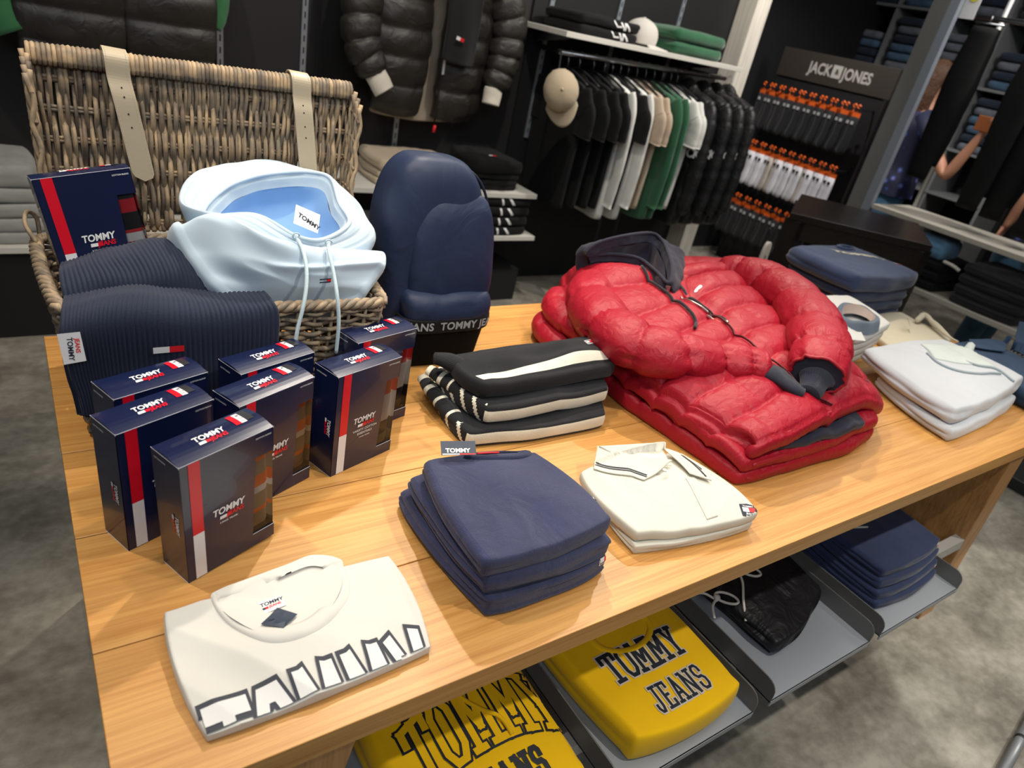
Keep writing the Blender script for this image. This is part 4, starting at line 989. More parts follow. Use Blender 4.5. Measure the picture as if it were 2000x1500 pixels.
# wrap the lettering round the band
def wrap_text(art,name,mats,parent,path,z,off):
    bm=bmesh.new(); vs=[bm.verts.new(v) for v in art.v]
    for f in art.f:
        try: bm.faces.new([vs[i] for i in f])
        except ValueError: pass
    xs=[v[0] for v in art.v]; lo,hi=min(xs),max(xs)
    for k in range(1,90): bmesh.ops.bisect_plane(bm,geom=bm.verts[:]+bm.edges[:]+bm.faces[:],plane_co=(lo+k*(hi-lo)/90,0,0),plane_no=(1,0,0),dist=1e-7)
    pts=[Vector(p) for p in path]; cum=[0]
    for p,q in zip(pts[:-1],pts[1:]): cum.append(cum[-1]+(q-p).length)
    for v in bm.verts:
        s=min(max(v.co.x,0),cum[-1]-1e-6); i=max(0,int(np.searchsorted(cum,s))-1); t=(s-cum[i])/(cum[i+1]-cum[i]); p=pts[i].lerp(pts[i+1],t); d=(pts[i+1]-pts[i]).normalized(); n=Vector((d.y,-d.x,0))
        v.co=Vector((p.x,p.y,0))+n*off+Vector((0,0,z+v.co.y))-wloc(parent)
    me=bpy.data.meshes.new(name); bm.to_mesh(me); bm.free(); me.materials.append(mats[0]); o=link(bpy.data.objects.new(name,me)); o.parent=parent; return o
ring_p=[p for p in ring(.846,-.271,.1205,.055,0,n=200)]
path=ring_p[96:200]
o=wrap_text(a,'band_lettering',[plain('grey_lettering',(.36,.37,.38),.6)],bp,path,TZ+.110,.0012); o.parent=bd
for (w_,zt,zb,y_) in ((.104,.436,.17,-.252),(.122,.468,.14,-.232)):
    pts=[]
    for k in range(41):
        t=k/40; a_=pi*t; pts.append((.804-w_*math.cos(a_)*(1 if True else 1),y_+.03*(math.sin(a_)**1.5)*(.6),TZ+zb+(zt-zb)*math.sin(a_)**.45))
    m=MB(); m.tube(pts,.0034,8); m.build('piping_seam',plain('dark_piping',(.006,.010,.026),.5),bp,smooth=True)
if 0: m=MB(); m.tube(smoothpath([(.79,-.10,TZ+.46),(.77,-.09,TZ+.50),(.82,-.09,TZ+.505),(.85,-.10,TZ+.455)],20),.006,8,flat=.4); m.build('grab_handle',NYL,bp,smooth=True)

# ================================================================ red quilted jackets
REDN=fabric('red_quilted_nylon',(.355,.007,.022),rough=.50,scale=1500,bump=.06,var=.04,sheen=0,wr=.0034,wrs=36,spec=.35)
REDB=plain('red_binding',(.36,.010,.022),.5)
NVF=fabric('dark_navy_fleece',(.016,.017,.034),scale=900,bump=.2,sheen=.12)
NVRB=fabric('dark_navy_rib',(.018,.020,.036),scale=500,bump=.4,rib=2.0,ribscale=70)
def sf(x,p=2.6,q=.62):
    f=abs(2*(x%1)-1); return max(0.0,1-f**p)**q
def quilt(nu_,nv_,amp,wamp=.0018,off0=0,seed=0,vsm=.5,zip_u=None):
    def d(u,v,p):
        row=math.floor(v*nv_); fv=v*nv_; fu=u*nu_+.5*(row%2)+.13*math.sin(row*2.3)+off0
        r=amp*sf(fv)*((1-vsm)+vsm*sf(fu,5,.6))
        e=abs(2*(fv%1)-1); e2=abs(2*(fu%1)-1)
        r+=wamp*1.7*noise.noise(Vector((p[0]*75,p[1]*20,seed)))*e**1.5+wamp*1.3*noise.noise(Vector((p[0]*20,p[1]*75,seed+3)))*e2**3
        r+=.006*noise.noise(Vector((p[0]*8,p[1]*8,seed+9)))
        if zip_u is not None:
            k=math.exp(-((u-zip_u(v))/.018)**2); r-=k*(amp*.9)
        return r
    return d
def puffy(name,pts,rad,nb,mat,parent,n=110,k=36,flat=.8,amp=.16,seed=0,up=(0,0,1),caps=True,wr=.0025,label=None,ends=(0,0)):
    P_=smoothpath(pts,n); m=n; v=[];uv=[]
    for i,p in enumerate(P_):
        t=(P_[min(i+1,m-1)]-P_[max(i-1,0)]).normalized(); Nn=Vector(up)-t*t.dot(Vector(up)); Nn.normalize(); B=t.cross(Nn)
        s=i/(m-1); r=float(np.interp(s,np.linspace(0,1,len(rad)),rad)); fs=s*nb
        for q in range(k):
            a=2*pi*q/k; tilt=.10*math.sin(a+seed)+.04*noise.noise(Vector((math.cos(a)*2,math.sin(a)*2,seed+s*2)))
            ff=sf(fs+tilt,2.6,.6); rr=r*(1-amp+amp*1.25*ff)
            e=abs(2*((fs+tilt)%1)-1)
            c=Nn*math.cos(a)*flat+B*math.sin(a); pos=p+c*rr
            pos+=c*r*(.075*(1-3*abs(noise.noise(Vector((a*5.5,(s*nb)*.9,seed+8))))))*(e**1.6)
            pos+=c*(wr*noise.noise(Vector((a*9,s*14*r*10,seed)))*(.3+e**2)+.003*noise.noise(pos*16))
            if s<.06 and ends[0]: pos=p+c*rr*(1-ends[0]*(1-s/.06)**2)
            if s>.94 and ends[1]: pos=p+c*rr*(1-ends[1]*(1-(1-s)/.06)**2)
            v.append(pos); uv.append((q/k,s))
    f=grid_faces(m,k,wrapv=True)
    if caps: f.append(tuple(range(k-1,-1,-1))); f.append(tuple((m-1)*k+q for q in range(k)))
    return mk(name,v,f,mat,parent,True,uv,label=label)
# lower two jackets, folded flat
j3=thing('puffer_jacket','lowest red quilted jacket of the stack, lying on the table','jacket',(1.45,-.55,TZ),group=None)
C=quad((1.189,-0.946,0.8),(1.744,-0.936,0.804),(1.80,-.22,TZ+.05),(1.150,-.23,TZ+.05),seed=21,sag=.01,bump=.004)
patch('body',C,.045,REDN,j3,nu=110,nv=120,disp=quilt(3,7.0,.010,seed=1),bulge=.42,corner=.10,flat_bottom=TZ+.001,seed=4,side_noise=.010,layers=1)
puffy('sleeve',[(1.19,-.42,TZ+.030),(1.165,-.33,TZ+.032),(1.17,-.24,TZ+.035),(1.22,-.17,TZ+.04)],[.032,.040,.042,.034],3,REDN,j3,n=60,flat=.8,ends=(.8,.8),seed=2)
j2=thing('puffer_jacket','middle red quilted jacket of the stack, its hem showing below the dark lining','jacket',(1.45,-.55,TZ+.045))
C=quad((1.189,-0.944,0.835),(1.747,-0.926,0.838),(1.79,-.20,TZ+.10),(1.175,-.22,TZ+.10),seed=22,sag=.012,bump=.004)
patch('body',C,.036,REDN,j2,nu=110,nv=120,disp=quilt(3,7.5,.010,seed=5,off0=.3),bulge=.42,corner=.10,seed=8,side_noise=.010,layers=1)
puffy('sleeve',[(1.20,-.40,TZ+.085),(1.185,-.32,TZ+.088),(1.20,-.23,TZ+.095),(1.27,-.15,TZ+.10)],[.034,.044,.046,.036],3,REDN,j2,n=60,flat=.8,ends=(.8,.8),seed=5)
for jj,A_ in ((j3,[(1.211,-0.943,0.78),(1.319,-0.947,0.784),(1.453,-0.937,0.78),(1.599,-0.937,0.786),(1.693,-0.937,0.786)]),(j2,[(1.215,-0.943,0.815),(1.319,-0.945,0.818),(1.451,-0.936,0.815),(1.606,-0.931,0.82),(1.693,-0.929,0.818)])):
    m=MB(); m.tube(smoothpath(A_,40),.0042,8,flat=1.3); m.build('hem_binding',REDB,jj,smooth=True)
# top jacket
j1=thing('puffer_jacket','open red quilted jacket on top of its stack with a dark hoodie worn inside','jacket',(1.45,-.6,TZ+.1))
rows=[[(1.226,-0.928,0.84),(1.218,-0.94,0.868),(1.334,-0.936,0.888),(1.485,-0.918,0.892),(1.657,-0.896,0.886),(1.755,-0.896,0.865),(1.802,-0.891,0.845)],
      [(1.196,-0.847,0.835),(1.214,-0.845,0.865),(1.309,-0.844,0.895),(1.493,-0.802,0.908),(1.683,-0.782,0.905),(1.835,-0.796,0.865),(1.89,-0.811,0.83)],
      [(1.173,-0.737,0.835),(1.19,-0.735,0.87),(1.29,-0.732,0.905),(1.465,-0.695,0.928),(1.674,-0.676,0.93),(1.915,-0.676,0.87),(1.953,-0.705,0.83)],
      [(1.162,-0.65,0.835),(1.174,-0.644,0.875),(1.267,-0.63,0.915),(1.486,-0.577,0.94),(1.679,-0.558,0.95),(1.972,-0.555,0.89),(2.123,-0.554,0.84)],
      [(1.164,-0.527,0.84),(1.17,-0.512,0.885),(1.269,-0.52,0.93),(1.504,-0.467,0.948),(1.676,-0.439,0.965),(1.994,-0.412,0.91),(2.232,-0.395,0.85)],
      [(1.214,-0.336,0.845),(1.206,-0.333,0.905),(1.304,-0.362,0.95),(1.532,-0.333,0.95),(1.687,-0.342,0.98),(1.969,-0.269,0.94),(2.219,-0.217,0.87)],
      [(1.328,-0.099,0.85),(1.331,-0.123,0.91),(1.359,-0.202,0.965),(1.539,-0.234,0.96),(1.703,-0.266,0.985),(1.915,-0.216,0.96),(2.182,-0.118,0.89)],
      [(1.394,-0.001,0.84),(1.429,0.012,0.86),(1.515,-0.015,0.9),(1.76,0.003,0.91),(1.898,-0.079,0.93),(2.08,-0.072,0.91),(2.314,0.023,0.85)]]
zu=lambda v: .50-.02*v
patch('body',rows,.035,REDN,j1,nu=170,nv=190,disp=quilt(4,8.0,.0155,.0022,seed=11,vsm=.45,zip_u=lambda v:.505+.01*math.sin(v*4)),bulge=.35,corner=.05,seed=12,layers=1)
ob=[o for o in j1.children if o.name.startswith('body')][0]; bvj=bvh_of([ob])
def onto(bv,p,dz=.002):
    h=bv.ray_cast(Vector((p[0],p[1],p[2]+.3)),Vector((0,0,-1))); return Vector((p[0],p[1],(h[0].z if h[0] is not None else p[2])+dz))
m=MB(); m.tube(smoothpath([Vector(p)+Vector((0,0,-.002)) for p in [(1.216,-0.937,0.856),(1.248,-0.941,0.868),(1.342,-0.934,0.88),(1.493,-0.916,0.884),(1.665,-0.895,0.878),(1.755,-0.896,0.86),(1.783,-0.898,0.846)]],60),.0046,8,flat=1.3)
m.build('hem_binding',REDB,j1,smooth=True)
zp=[(1.505,-0.91,0.882),(1.478,-0.827,0.91),(1.462,-0.738,0.928),(1.46,-0.671,0.938),(1.469,-0.581,0.948),(1.474,-0.518,0.955)]
zs=[onto(bvj,p,.0065) for p in smoothpath(zp,46)]
m=MB(); m.tube(zs,.0042,8,flat=.5); m.build('zipper',plain('zip_maroon',(.10,.015,.02),.5),j1,smooth=True,label='dark closed zip line')
# left (viewer) sleeve and right sleeve
puffy('sleeve',[(1.366,-0.178,0.915),(1.232,-0.325,0.915),(1.159,-0.48,0.92),(1.157,-0.595,0.925),(1.224,-0.651,0.925),(1.332,-0.681,0.915),(1.391,-0.733,0.925),(1.428,-0.767,0.925)],[.060,.072,.076,.072,.068,.062,.055,.047],7,REDN,j1,n=170,k=44,flat=.78,amp=.20,seed=3,ends=(.7,.25),wr=.005)
puffy('sleeve',[(1.801,-0.24,0.955),(1.848,-0.302,0.97),(1.865,-0.41,0.975),(1.819,-0.552,0.97),(1.709,-0.69,0.965),(1.585,-0.791,0.96),(1.504,-0.845,0.945)],[.046,.066,.080,.082,.080,.074,.064],6,REDN,j1,n=170,k=44,flat=.80,amp=.18,seed=6,ends=(.7,.0),wr=.005)
# collar flaps folded open
m=MB()
puffy('collar',[(1.417,-0.139,0.945),(1.481,-0.172,0.95),(1.519,-0.248,0.95),(1.508,-0.353,0.95),(1.471,-0.454,0.95)],[.010,.016,.017,.014,.007],2,REDN,j1,n=60,k=24,flat=.55,amp=.1,ends=(.6,.6))
puffy('collar',[(1.635,-0.286,0.975),(1.558,-0.326,0.965),(1.501,-0.397,0.96),(1.476,-0.459,0.955)],[.010,.014,.013,.006],2,REDN,j1,n=60,k=24,flat=.55,amp=.1,ends=(.6,.6))
m=MB(); m.tube([onto(bvj,p,.006) for p in smoothpath([(1.46,-0.42,0.96),(1.457,-0.467,0.96),(1.471,-0.517,0.955)],20)],.0022,6)
m.build('collar_zip',plain('zip_nickel',(.5,.48,.46),.3,.9),j1,smooth=True,label='nickel zip teeth along the open collar')
a=Art(); a.poly([(0,0),(.004,-.004),(.030,-.004),(.034,0),(.030,.004),(.004,.004)],0)
q=onto(bvj,(1.555,-0.39,0.97),.02)
a.lay('chest_badge',[plain('nickel_badge',(.62,.55,.52),.35,.8)],(1.547,-0.393,0.97),(.95,.32,0),(-.32,.95,0),j1,bvh=bvj,off=.0015,res=.01,label='small oval metal badge')
m=MB(); c=onto(bvj,(1.462,-0.529,0.955),.006); m.box((c.x-.004,c.y-.006,c.z),(c.x+.004,c.y+.006,c.z+.004)); m.tube([c+Vector((0,-.006,.002)),c+Vector((.001,-.018,.001))],.0018,6)
m.build('zip_slider',plain('zip_nickel',(.5,.48,.46),.3,.9),j1)
m=MB(); m.tube([c+Vector((.001,-.018,.002)),c+Vector((.003,-.040,.002))],.0042,8,flat=.5); m.build('zip_pull',plain('red_white_pull',(.72,.15,.12),.4),j1,smooth=True,label='red and white zip pull')
a=Art(); a.poly([(0,0),(.02,-.006),(.04,-.004),(.034,.010),(.006,.012)],0); a.lay('hem_badge',[plain('metal_badge',(.20,.20,.19),.35,.8)],(1.774,-0.81,0.875),(.6,-.8,0),(.8,.6,0),j1,bvh=bvj,off=.0015,res=.01,label='grey metal badge near the hem')
# dark hoodie inside the top jacket
nh=thing('hoodie','dark navy zip hoodie worn inside the top red jacket, hood spread open','hoodie',(1.45,-.5,TZ+.1))
C=quad((1.275,-0.939,0.848),(1.654,-0.944,0.85),(1.74,-.70,TZ+.10),(1.27,-.70,TZ+.10),seed=25,sag=.004,bump=.002)
nb_=patch('hem',C,.020,NVF,nh,nu=60,nv=40,bulge=.35,disp=lambda u,v,p:.004*math.sin(u*17)*(1-v)+.003*noise.noise(Vector((p[0]*30,p[1]*10,2))),label='hem of the hoodie showing under the jacket hem')
m=MB(); m.tube([Vector((1.452,-0.926,0.846))+Vector((0,-.004,0)),Vector((1.456,-0.944,0.82))+Vector((0,-.004,0))],.003,6); m.build('zipper',plain('zip_nickel',(.5,.48,.46),.3,.9),nh,label='metal zip end')
R=np.array([(1.311,-0.171,0.985),(1.33,-0.18,1.022),(1.428,-0.181,1.045),(1.557,-0.159,1.045),(1.568,-0.203,1.035),(1.527,-0.276,1.022),(1.484,-0.34,1.005),(1.438,-0.384,0.982),(1.464,-0.297,0.985),(1.473,-0.215,0.988),(1.4,-0.189,0.992),(1.338,-0.18,0.988)])
cR=R.mean(0)
O=R+(R-cR)*np.array([.16,.16,0])+np.array([0,.008,-.045]); 
O[4]=(1.631,-0.22,1.015);O[5]=(1.637,-0.245,0.995);O[6]=(1.572,-0.312,0.975); O[1]=(1.332,-0.115,0.985); O[0]=(1.319,-0.13,0.95); O[11]=(1.358,-0.172,0.95); O[10]=(1.45,-0.183,0.952); O[9]=(1.501,-0.235,0.955); O[8]=(1.479,-0.325,0.955); O[7]=(1.453,-0.401,0.955)
B_=O+np.array([0,0,-.06])+(cR-O)*np.array([.12,.12,0])
Rt=R+np.array([0,0,.004]); Ri=R+(cR-R)*.10+np.array([0,0,-.018]); I1=R+(cR-R)*.22+np.array([0,.015,-.060]); I2=R+(cR-R)*.55+np.array([0,.01,-.085])
loft('hood',[B_,O,(O+R)/2+np.array([0,0,.010]),Rt,Ri],NVF,nh,nu=150,nv=40,disp=lambda u,v,p:.005*noise.noise(Vector((p[0]*20,p[1]*20,p[2]*20)))+.003*noise.noise(Vector((p[0]*50,p[1]*50,p[2]*50))))
loft('hood_lining',[Ri,I1,I2],NVF,nh,nu=120,nv=24,disp=lambda u,v,p:.011*noise.noise(Vector((p[0]*15,p[1]*15,p[2]*15))),capend=True)
m=MB(); m.tube([Vector(p) for p in cromc(Rt,np.linspace(0,1,120))],.005,8,caps=False); m.build('hood_hem',NVF,nh,smooth=True)
CORD=fabric('navy_cord',(.016,.016,.022),scale=300,bump=.5)
def lift(pts,n=50,dz=.007): return [onto(bvj,p,dz) if onto(bvj,p,0).z>p.z-.03 else p for p in smoothpath(pts,n)]
for pts in ([(1.441,-0.265,0.982),(1.421,-0.368,0.982),(1.412,-0.448,0.96),(1.403,-0.508,0.955),(1.392,-0.547,0.945),(1.354,-0.578,0.94)],[(1.568,-0.282,0.995),(1.499,-0.388,0.975),(1.468,-0.489,0.975),(1.487,-0.519,0.965),(1.49,-0.552,0.955),(1.476,-0.577,0.95)]):
    m=MB(); m.tube(lift(pts),.0042,8); m.build('drawstring',CORD,nh,smooth=True)
m=MB(); c=onto(bvj,(1.479,-0.571,0.95),.007); d=onto(bvj,(1.472,-0.583,0.95),.007); m.tube([c,c+(d-c).normalized()*.012],.0048,8); m.build('cord_end',plain('zip_nickel',(.5,.48,.46),.3,.9),nh,smooth=True)
m=MB(); c=Vector((1.435,-0.387,0.968)); m.box((c.x-.006,c.y-.004,c.z-.012),(c.x+.006,c.y+.004,c.z+.012)); m.build('zip_slider',plain('zip_nickel',(.5,.48,.46),.3,.9),nh)
roll_('cuff',[(1.415,-0.764,0.925),(1.416,-0.806,0.926),(1.429,-0.838,0.92),(1.443,-0.861,0.912)],[.036,.035,.032,.028],NVRB,nh,flat=.55,amp=.012,seed=4)
roll_('cuff',[(1.538,-0.828,0.945),(1.511,-0.85,0.938),(1.479,-0.864,0.925),(1.455,-0.871,0.916)],[.046,.040,.032,.027],NVRB,nh,flat=.6,amp=.014,seed=7)
rs=[o for o in j1.children if o.name.startswith('sleeve')][1]; nv_=len(rs.data.vertices); lr=[rs.data.vertices[k].co+wloc(j1) for k in range(nv_-44,nv_)]; cc_=sum(lr,Vector())/44
m=MB(); m.tube(lr+[lr[0]],.0042,8,caps=False); m.build('cuff_binding',REDB,j1,smooth=True)
m=MB(); m.add([cc_]+[cc_+(q-cc_)*.93 +Vector((.0,-.003,0)) for q in lr],[(0,k+1,(k+1)%44+1) for k in range(44)]); m.build('sleeve_lining',NVF,nh,smooth=True,label='dark lining inside the sleeve opening')


# ================================================================ far end of the table
NAVF=fabric('blue_navy_sweat',(.030,.052,.125),scale=600,bump=.3,sheen=.35)
GREYC=fabric('slate_collar',(.13,.17,.22),scale=600,bump=.2)
WHT=fabric('bright_white_cotton',(.66,.66,.64),var=.02,bump=.12,sheen=.1)
zb=[.0,.048,.095,.142]
lab=['navy sweatshirt at the very bottom of the far navy stack','second navy sweatshirt from the bottom of the far navy stack','third navy sweatshirt from the bottom of the far navy stack','navy sweatshirt with white lettering on top of the far navy stack']
for i,(h,dx) in enumerate(zip((.042,.084,.126,.198),(.0,.01,.0,.02))):
    C=quad((2.56-.02*i,-.33,TZ+h),(2.915+dx*.5,-.345+.0*i,TZ+h),(2.935+dx*.3,-.05,TZ+h),(2.60-.03*i,-.02,TZ+h),seed=30+i,sag=.010,bump=.006)
    t,b=stackpiece('sweatshirt',lab[i],'sweatshirt',C,.041 if i<3 else .070,NAVF,2,40+i,nu=50,nv=50,bulge=.35,gro=.006,side_noise=.008,**({'flat_bottom':TZ+.001} if i==0 else {}))
bvf=bvh_of([b]); a=Art(); pts=[(0,0),(.05,.004),(.12,.002),(.19,.008),(.22,.014),(.22,.028),(.16,.018),(.10,.016),(.04,.020),(0,.018)]
a.text('TOMMY',.05,0,-.01,0,bold=.06,sx=1.4)
A_=Vector((2.655,-.115,1.0)); B2=Vector((2.86,-.215,1.0)); x_=(B2-A_).normalized(); y_=Vector((-x_.y,x_.x,0)).normalized(); x_=Vector((x_.x,x_.y,0)).normalized()
a.lay('chest_print',[plain('print_cream',(.70,.66,.52),.6)],A_,x_,y_*.7,t,bvh=bvf,off=.001,res=.01)
flag_patch(t,(2.885,-.26,1.0),x_,y_,bvf,w=.03,h=.014)
collar_band('neckband',[Vector((2.80,-.085,1.0))+Vector((.055*math.cos(k),.035*math.sin(k),0)) for k in [2*pi*q/10 for q in range(10)]],[Vector((2.80,-.085,1.0))+Vector((.036*math.cos(k),.022*math.sin(k),0)) for k in [2*pi*q/10 for q in range(10)]],NAVF,t,.010,bvf)

# white polos with slate collar, four
for i,h in enumerate((.030,.060,.088,.122)):
    C=quad((2.023,-0.621,0.79) if i==0 else (2.03+.004*i,-.60-.005*i,TZ+h),(2.37+.004*i,-.60,TZ+h),(2.43,-.34,TZ+h),(2.13,-.32,TZ+h),seed=50+i,sag=.006,bump=.004)
    C=quad((2.055+.006*i,-.610-.004*i,TZ+h),(2.365+.012*i,-.560,TZ+h),(2.46+.008*i,-.34,TZ+h),(2.17,-.33,TZ+h),seed=50+i,sag=.006,bump=.004)
    l=['white polo shirt at the bottom of the slate-collared stack','second white polo shirt from the bottom of the slate-collared stack','third white polo shirt from the bottom of the slate-collared stack','white polo shirt with an upright slate blue collar on top of its stack'][i]
    t,b=stackpiece('polo_shirt',l,'polo shirt',C,.028 if i<3 else .030,WHT,1,60+i,nu=50,nv=50,bulge=.3,gro=.003,side_noise=.003,**({'flat_bottom':TZ+.001} if i==0 else {}))
bvc=bvh_of([b])
cc=np.array((2.174,-0.553,0.9)); L0=[];L1=[];L2=[]
for k in range(12):
    a_=2*pi*k/12; e=np.array([.082*math.cos(a_),.046*math.sin(a_),0]); L0.append(cc+e*1.35+[0,0,-.022]); L1.append(cc+e*1.15+[0,0,.018+.006*math.sin(a_)]); L2.append(cc+e*.92+[0,0,.022+.006*math.sin(a_)])
L3=[p+(cc-p)*.1+np.array([0,0,-.02]) for p in L2]
L1=[p+np.array([0,0,.012*max(0,p[1]-cc[1])/.05-.008*(p[0]<cc[0]-.05)]) for p in L1]; L2=[p+np.array([0,0,.012*max(0,p[1]-cc[1])/.05-.008*(p[0]<cc[0]-.05)]) for p in L2]
loft('collar',[L0,L1,L2],GREYC,t,nu=80,nv=14,disp=lambda u,v,p:.008*noise.noise(Vector((p[0]*16,p[1]*16,p[2]*10))),label='slate blue collar'); loft('collar_stand',[L2,L3],plain('pink_beige',(.62,.50,.44),.8),t,nu=80,nv=6)
flap('placket',[(1.987,-0.646,0.89),(2.05,-0.668,0.89),(2.156,-0.567,0.895),(2.027,-0.575,0.895)],WHT,t,bvc,.008)
flag_patch(t,(2.412,-0.571,0.885),(.9,.4,0),(-.4,.9,0),bvc,w=.022,h=.010)
flag_patch([o for o in bpy.data.objects if o.get('label','').startswith('third white polo')][0],(2.42,-0.56,0.84),(.9,.4,0),(0,0,1),bvh_of([o for o in bpy.data.objects if o.name.startswith('body') and o.parent and o.parent.get('label','').startswith('third white polo')]),dirn=(-.5,.8,0),w=.022,h=.008)

# cream tee behind the white hoodies
CRM=fabric('cream_jersey',(.62,.56,.42),var=.02,bump=.12,sheen=.1)
t=thing('polo_shirt','cream folded top with open collar behind the pale hoodies, near the table edge','polo shirt',(2.75,-.5,TZ))
C=quad((2.315,-0.747,0.78),(2.884,-0.645,0.79),(2.90,-.33,TZ+.034),(2.699,-0.496,0.78),seed=61,sag=.004)
C=quad((2.42,-.66,TZ+.028),(2.86,-.60,TZ+.034),(2.90,-.36,TZ+.036),(2.56,-.36,TZ+.030),seed=61,sag=.004)
cb=patch('body',C,.028,CRM,t,nu=50,nv=50,disp=wrk(.006,8,8,3),bulge=.3,flat_bottom=TZ+.001)
bvq=bvh_of([cb]); 
roll_('collar',[(2.814,-0.468,0.805),(2.908,-0.447,0.815),(2.861,-0.506,0.815),(2.8,-0.596,0.81),(2.8,-0.642,0.805)],[.010,.014,.012,.010,.006],CRM,t,seed=3)
m=MB(); a=Art(); a.rect(0,0,.040,.030,0); a.rect(0,.010,.040,.020,1); a.lay('neck_label',[WHITE,NAVYI],(2.683,-0.511,0.81),(.8,.6,0),(-.3,.5,.8),t,off=.001)

# pale grey-white hoodies, stack of two
PALE=fabric('pale_grey_fleece',(.54,.57,.61),scale=1000,bump=.15,var=.02,sheen=.2)
t2,b=stackpiece('hoodie','lower of the two pale grey-white hoodies at the right of the red jackets','hoodie',
    quad((1.984,-1.017,0.805),(2.534,-0.964,0.808),(2.57,-.74,TZ+.045),(2.10,-.72,TZ+.045),seed=71,sag=.010,bump=.006),.045,PALE,2,71,nu=60,nv=60,bulge=.32,gro=.006,side_noise=.006,flat_bottom=TZ+.001)
C=quad((2.002,-0.992,0.855),(2.596,-0.937,0.86),(2.60,-.66,TZ+.095),(2.12,-.64,TZ+.098),seed=72,sag=.012,bump=.010)
t1,b=stackpiece('hoodie','upper pale grey-white hoodie with two drawstrings laid across it','hoodie',C,.050,PALE,2,72,nu=80,nv=80,bulge=.36,gro=.006,side_noise=.008)
bvw=bvh_of([b])
for pts in ([(2.302,-0.747,0.87),(2.274,-0.8,0.87),(2.298,-0.861,0.87),(2.362,-0.895,0.87),(2.445,-0.914,0.87)],[(2.448,-0.718,0.87),(2.407,-0.793,0.87),(2.402,-0.861,0.87),(2.463,-0.898,0.87),(2.466,-0.952,0.87)]):
    m=MB(); m.tube([onto(bvw,p,.003) for p in smoothpath(pts,40)],.0042,8); m.build('drawstring',fabric('grey_cord',(.36,.42,.46),scale=300,bump=.5),t1,smooth=True)
flap('hood',[(2.296,-0.777,0.87),(2.463,-0.898,0.87),(2.635,-0.738,0.87),(2.373,-0.689,0.87)],fabric('pale_sage',(.56,.62,.60)),t1,bvw,.003,th=.006,hfun=lambda u,v:.010*math.sin(pi*u)*math.sin(pi*v))

# denim shirt at the corner
DEN=fabric('dark_denim',(.020,.050,.105),scale=900,bump=.5,var=.18,sheen=.1)
t=thing('denim_shirt','dark blue denim shirt folded at the far right corner of the table','shirt',(2.80,-.85,TZ))
C=quad((2.55,-1.06,TZ+.06),(2.96,-1.06,TZ+.06),(2.955,-.66,TZ+.06),(2.63,-.66,TZ+.065),seed=81,sag=.01)
db=patch('body',C,.06,DEN,t,nu=60,nv=60,disp=wrk(.008,7,7,5),bulge=.3,layers=2,flat_bottom=TZ+.001)
bvd=bvh_of([db])
flap('collar',[(2.713,-0.716,0.835),(2.833,-0.78,0.835),(2.992,-0.73,0.84),(2.771,-0.679,0.835)],DEN,t,bvd,.010,th=.003,hfun=lambda u,v:.012*v)
flap('collar',[(2.968,-0.75,0.84),(2.928,-0.824,0.84),(3.217,-0.706,0.85),(3.169,-0.675,0.85)],DEN,t,bvd,.012,th=.003,hfun=lambda u,v:.02*v)
m=MB(); c=onto(bvd,(2.976,-0.744,0.84),.01); m.tube([c,c+Vector((0,0,.004))],.007,12); m.build('button',plain('brass',(.6,.42,.2),.3,.9),t)

# ================================================================ garments on the trays
YEL=fabric('yellow_fleece',(.90,.53,.0),scale=900,bump=.15,var=.03,sheen=.1)
DKI=plain('print_blue_black',(.006,.011,.02),.6); PLP=plain('print_pale_edge',(.62,.55,.45),.6)
ZT=.391
t,b=stackpiece('sweatshirt','yellow sweatshirt with small two-line block lettering on the second tray','sweatshirt',
    quad((.795,-1.185,ZT+.075),(1.090,-1.190,ZT+.075),(1.085,-.80,ZT+.075),(.770,-.80,ZT+.075),seed=91,sag=.008,bump=.004),.074,YEL,2,91,nu=70,nv=80,bulge=.18,gro=.004,flat_bottom=ZT+.001)
bvy=bvh_of([b])
a=Art(); slab_text(a,'TOMMY',.062,0,.062,.0085,.000,0,None,sx=.62,gap=.12,m_edge=1,edge=.003); 
a.lay('chest_print',[DKI,PLP],(.835,-1.135,ZT+.1),(1,0,0),(0,1,0),t,bvh=bvy,off=.001,res=.012,lift=.0004,label='dark block lettering')
a=Art(); slab_text(a,'JEANS',.050,0,0,.0060,.000,0,None,sx=.62,gap=.14,m_edge=1,edge=.003)
a.lay('chest_print',[DKI,PLP],(.880,-1.158,ZT+.1),(1,0,0),(0,1,0),t,bvh=bvy,off=.001,res=.012,lift=.0004,label='dark block lettering')
yc=Vector((.93,-.975,ZT+.1))
collar_band('neckband',[yc+Vector((.082*math.cos(k),.055*math.sin(k),0)) for k in [2*pi*q/12 for q in range(12)]],[yc+Vector((.066*math.cos(k),.042*math.sin(k),0)) for k in [2*pi*q/12 for q in range(12)]],YEL,t,.005,bvy)
t,b=stackpiece('hoodie','yellow hoodie with large outlined block lettering on the left-most tray','hoodie',
    quad((.375,-1.170,ZT+.100),(.672,-1.190,ZT+.085),(.665,-.82,ZT+.095),(.36,-.82,ZT+.10),seed=92,sag=.012,bump=.010),.088,YEL,2,92,nu=70,nv=80,bulge=.18,gro=.006,side_noise=.006,flat_bottom=ZT+.001)
bvy=bvh_of([b])
a=Art(); slab_text(a,'TOMMY',.105,0,.07,.0125,.0040,0,1,sx=.52,gap=.10,arch=.25)
a.lay('chest_print',[DKI,YEL],(.405,-1.180,ZT+.1),(1,0.02,0),(-.02,1,0),t,bvh=bvy,off=.001,res=.012,lift=.0005,label='outlined arched block lettering')
a=Art(); slab_text(a,'JEANS',.045,0,0,.0095,0,0,None,sx=.62,gap=.2)
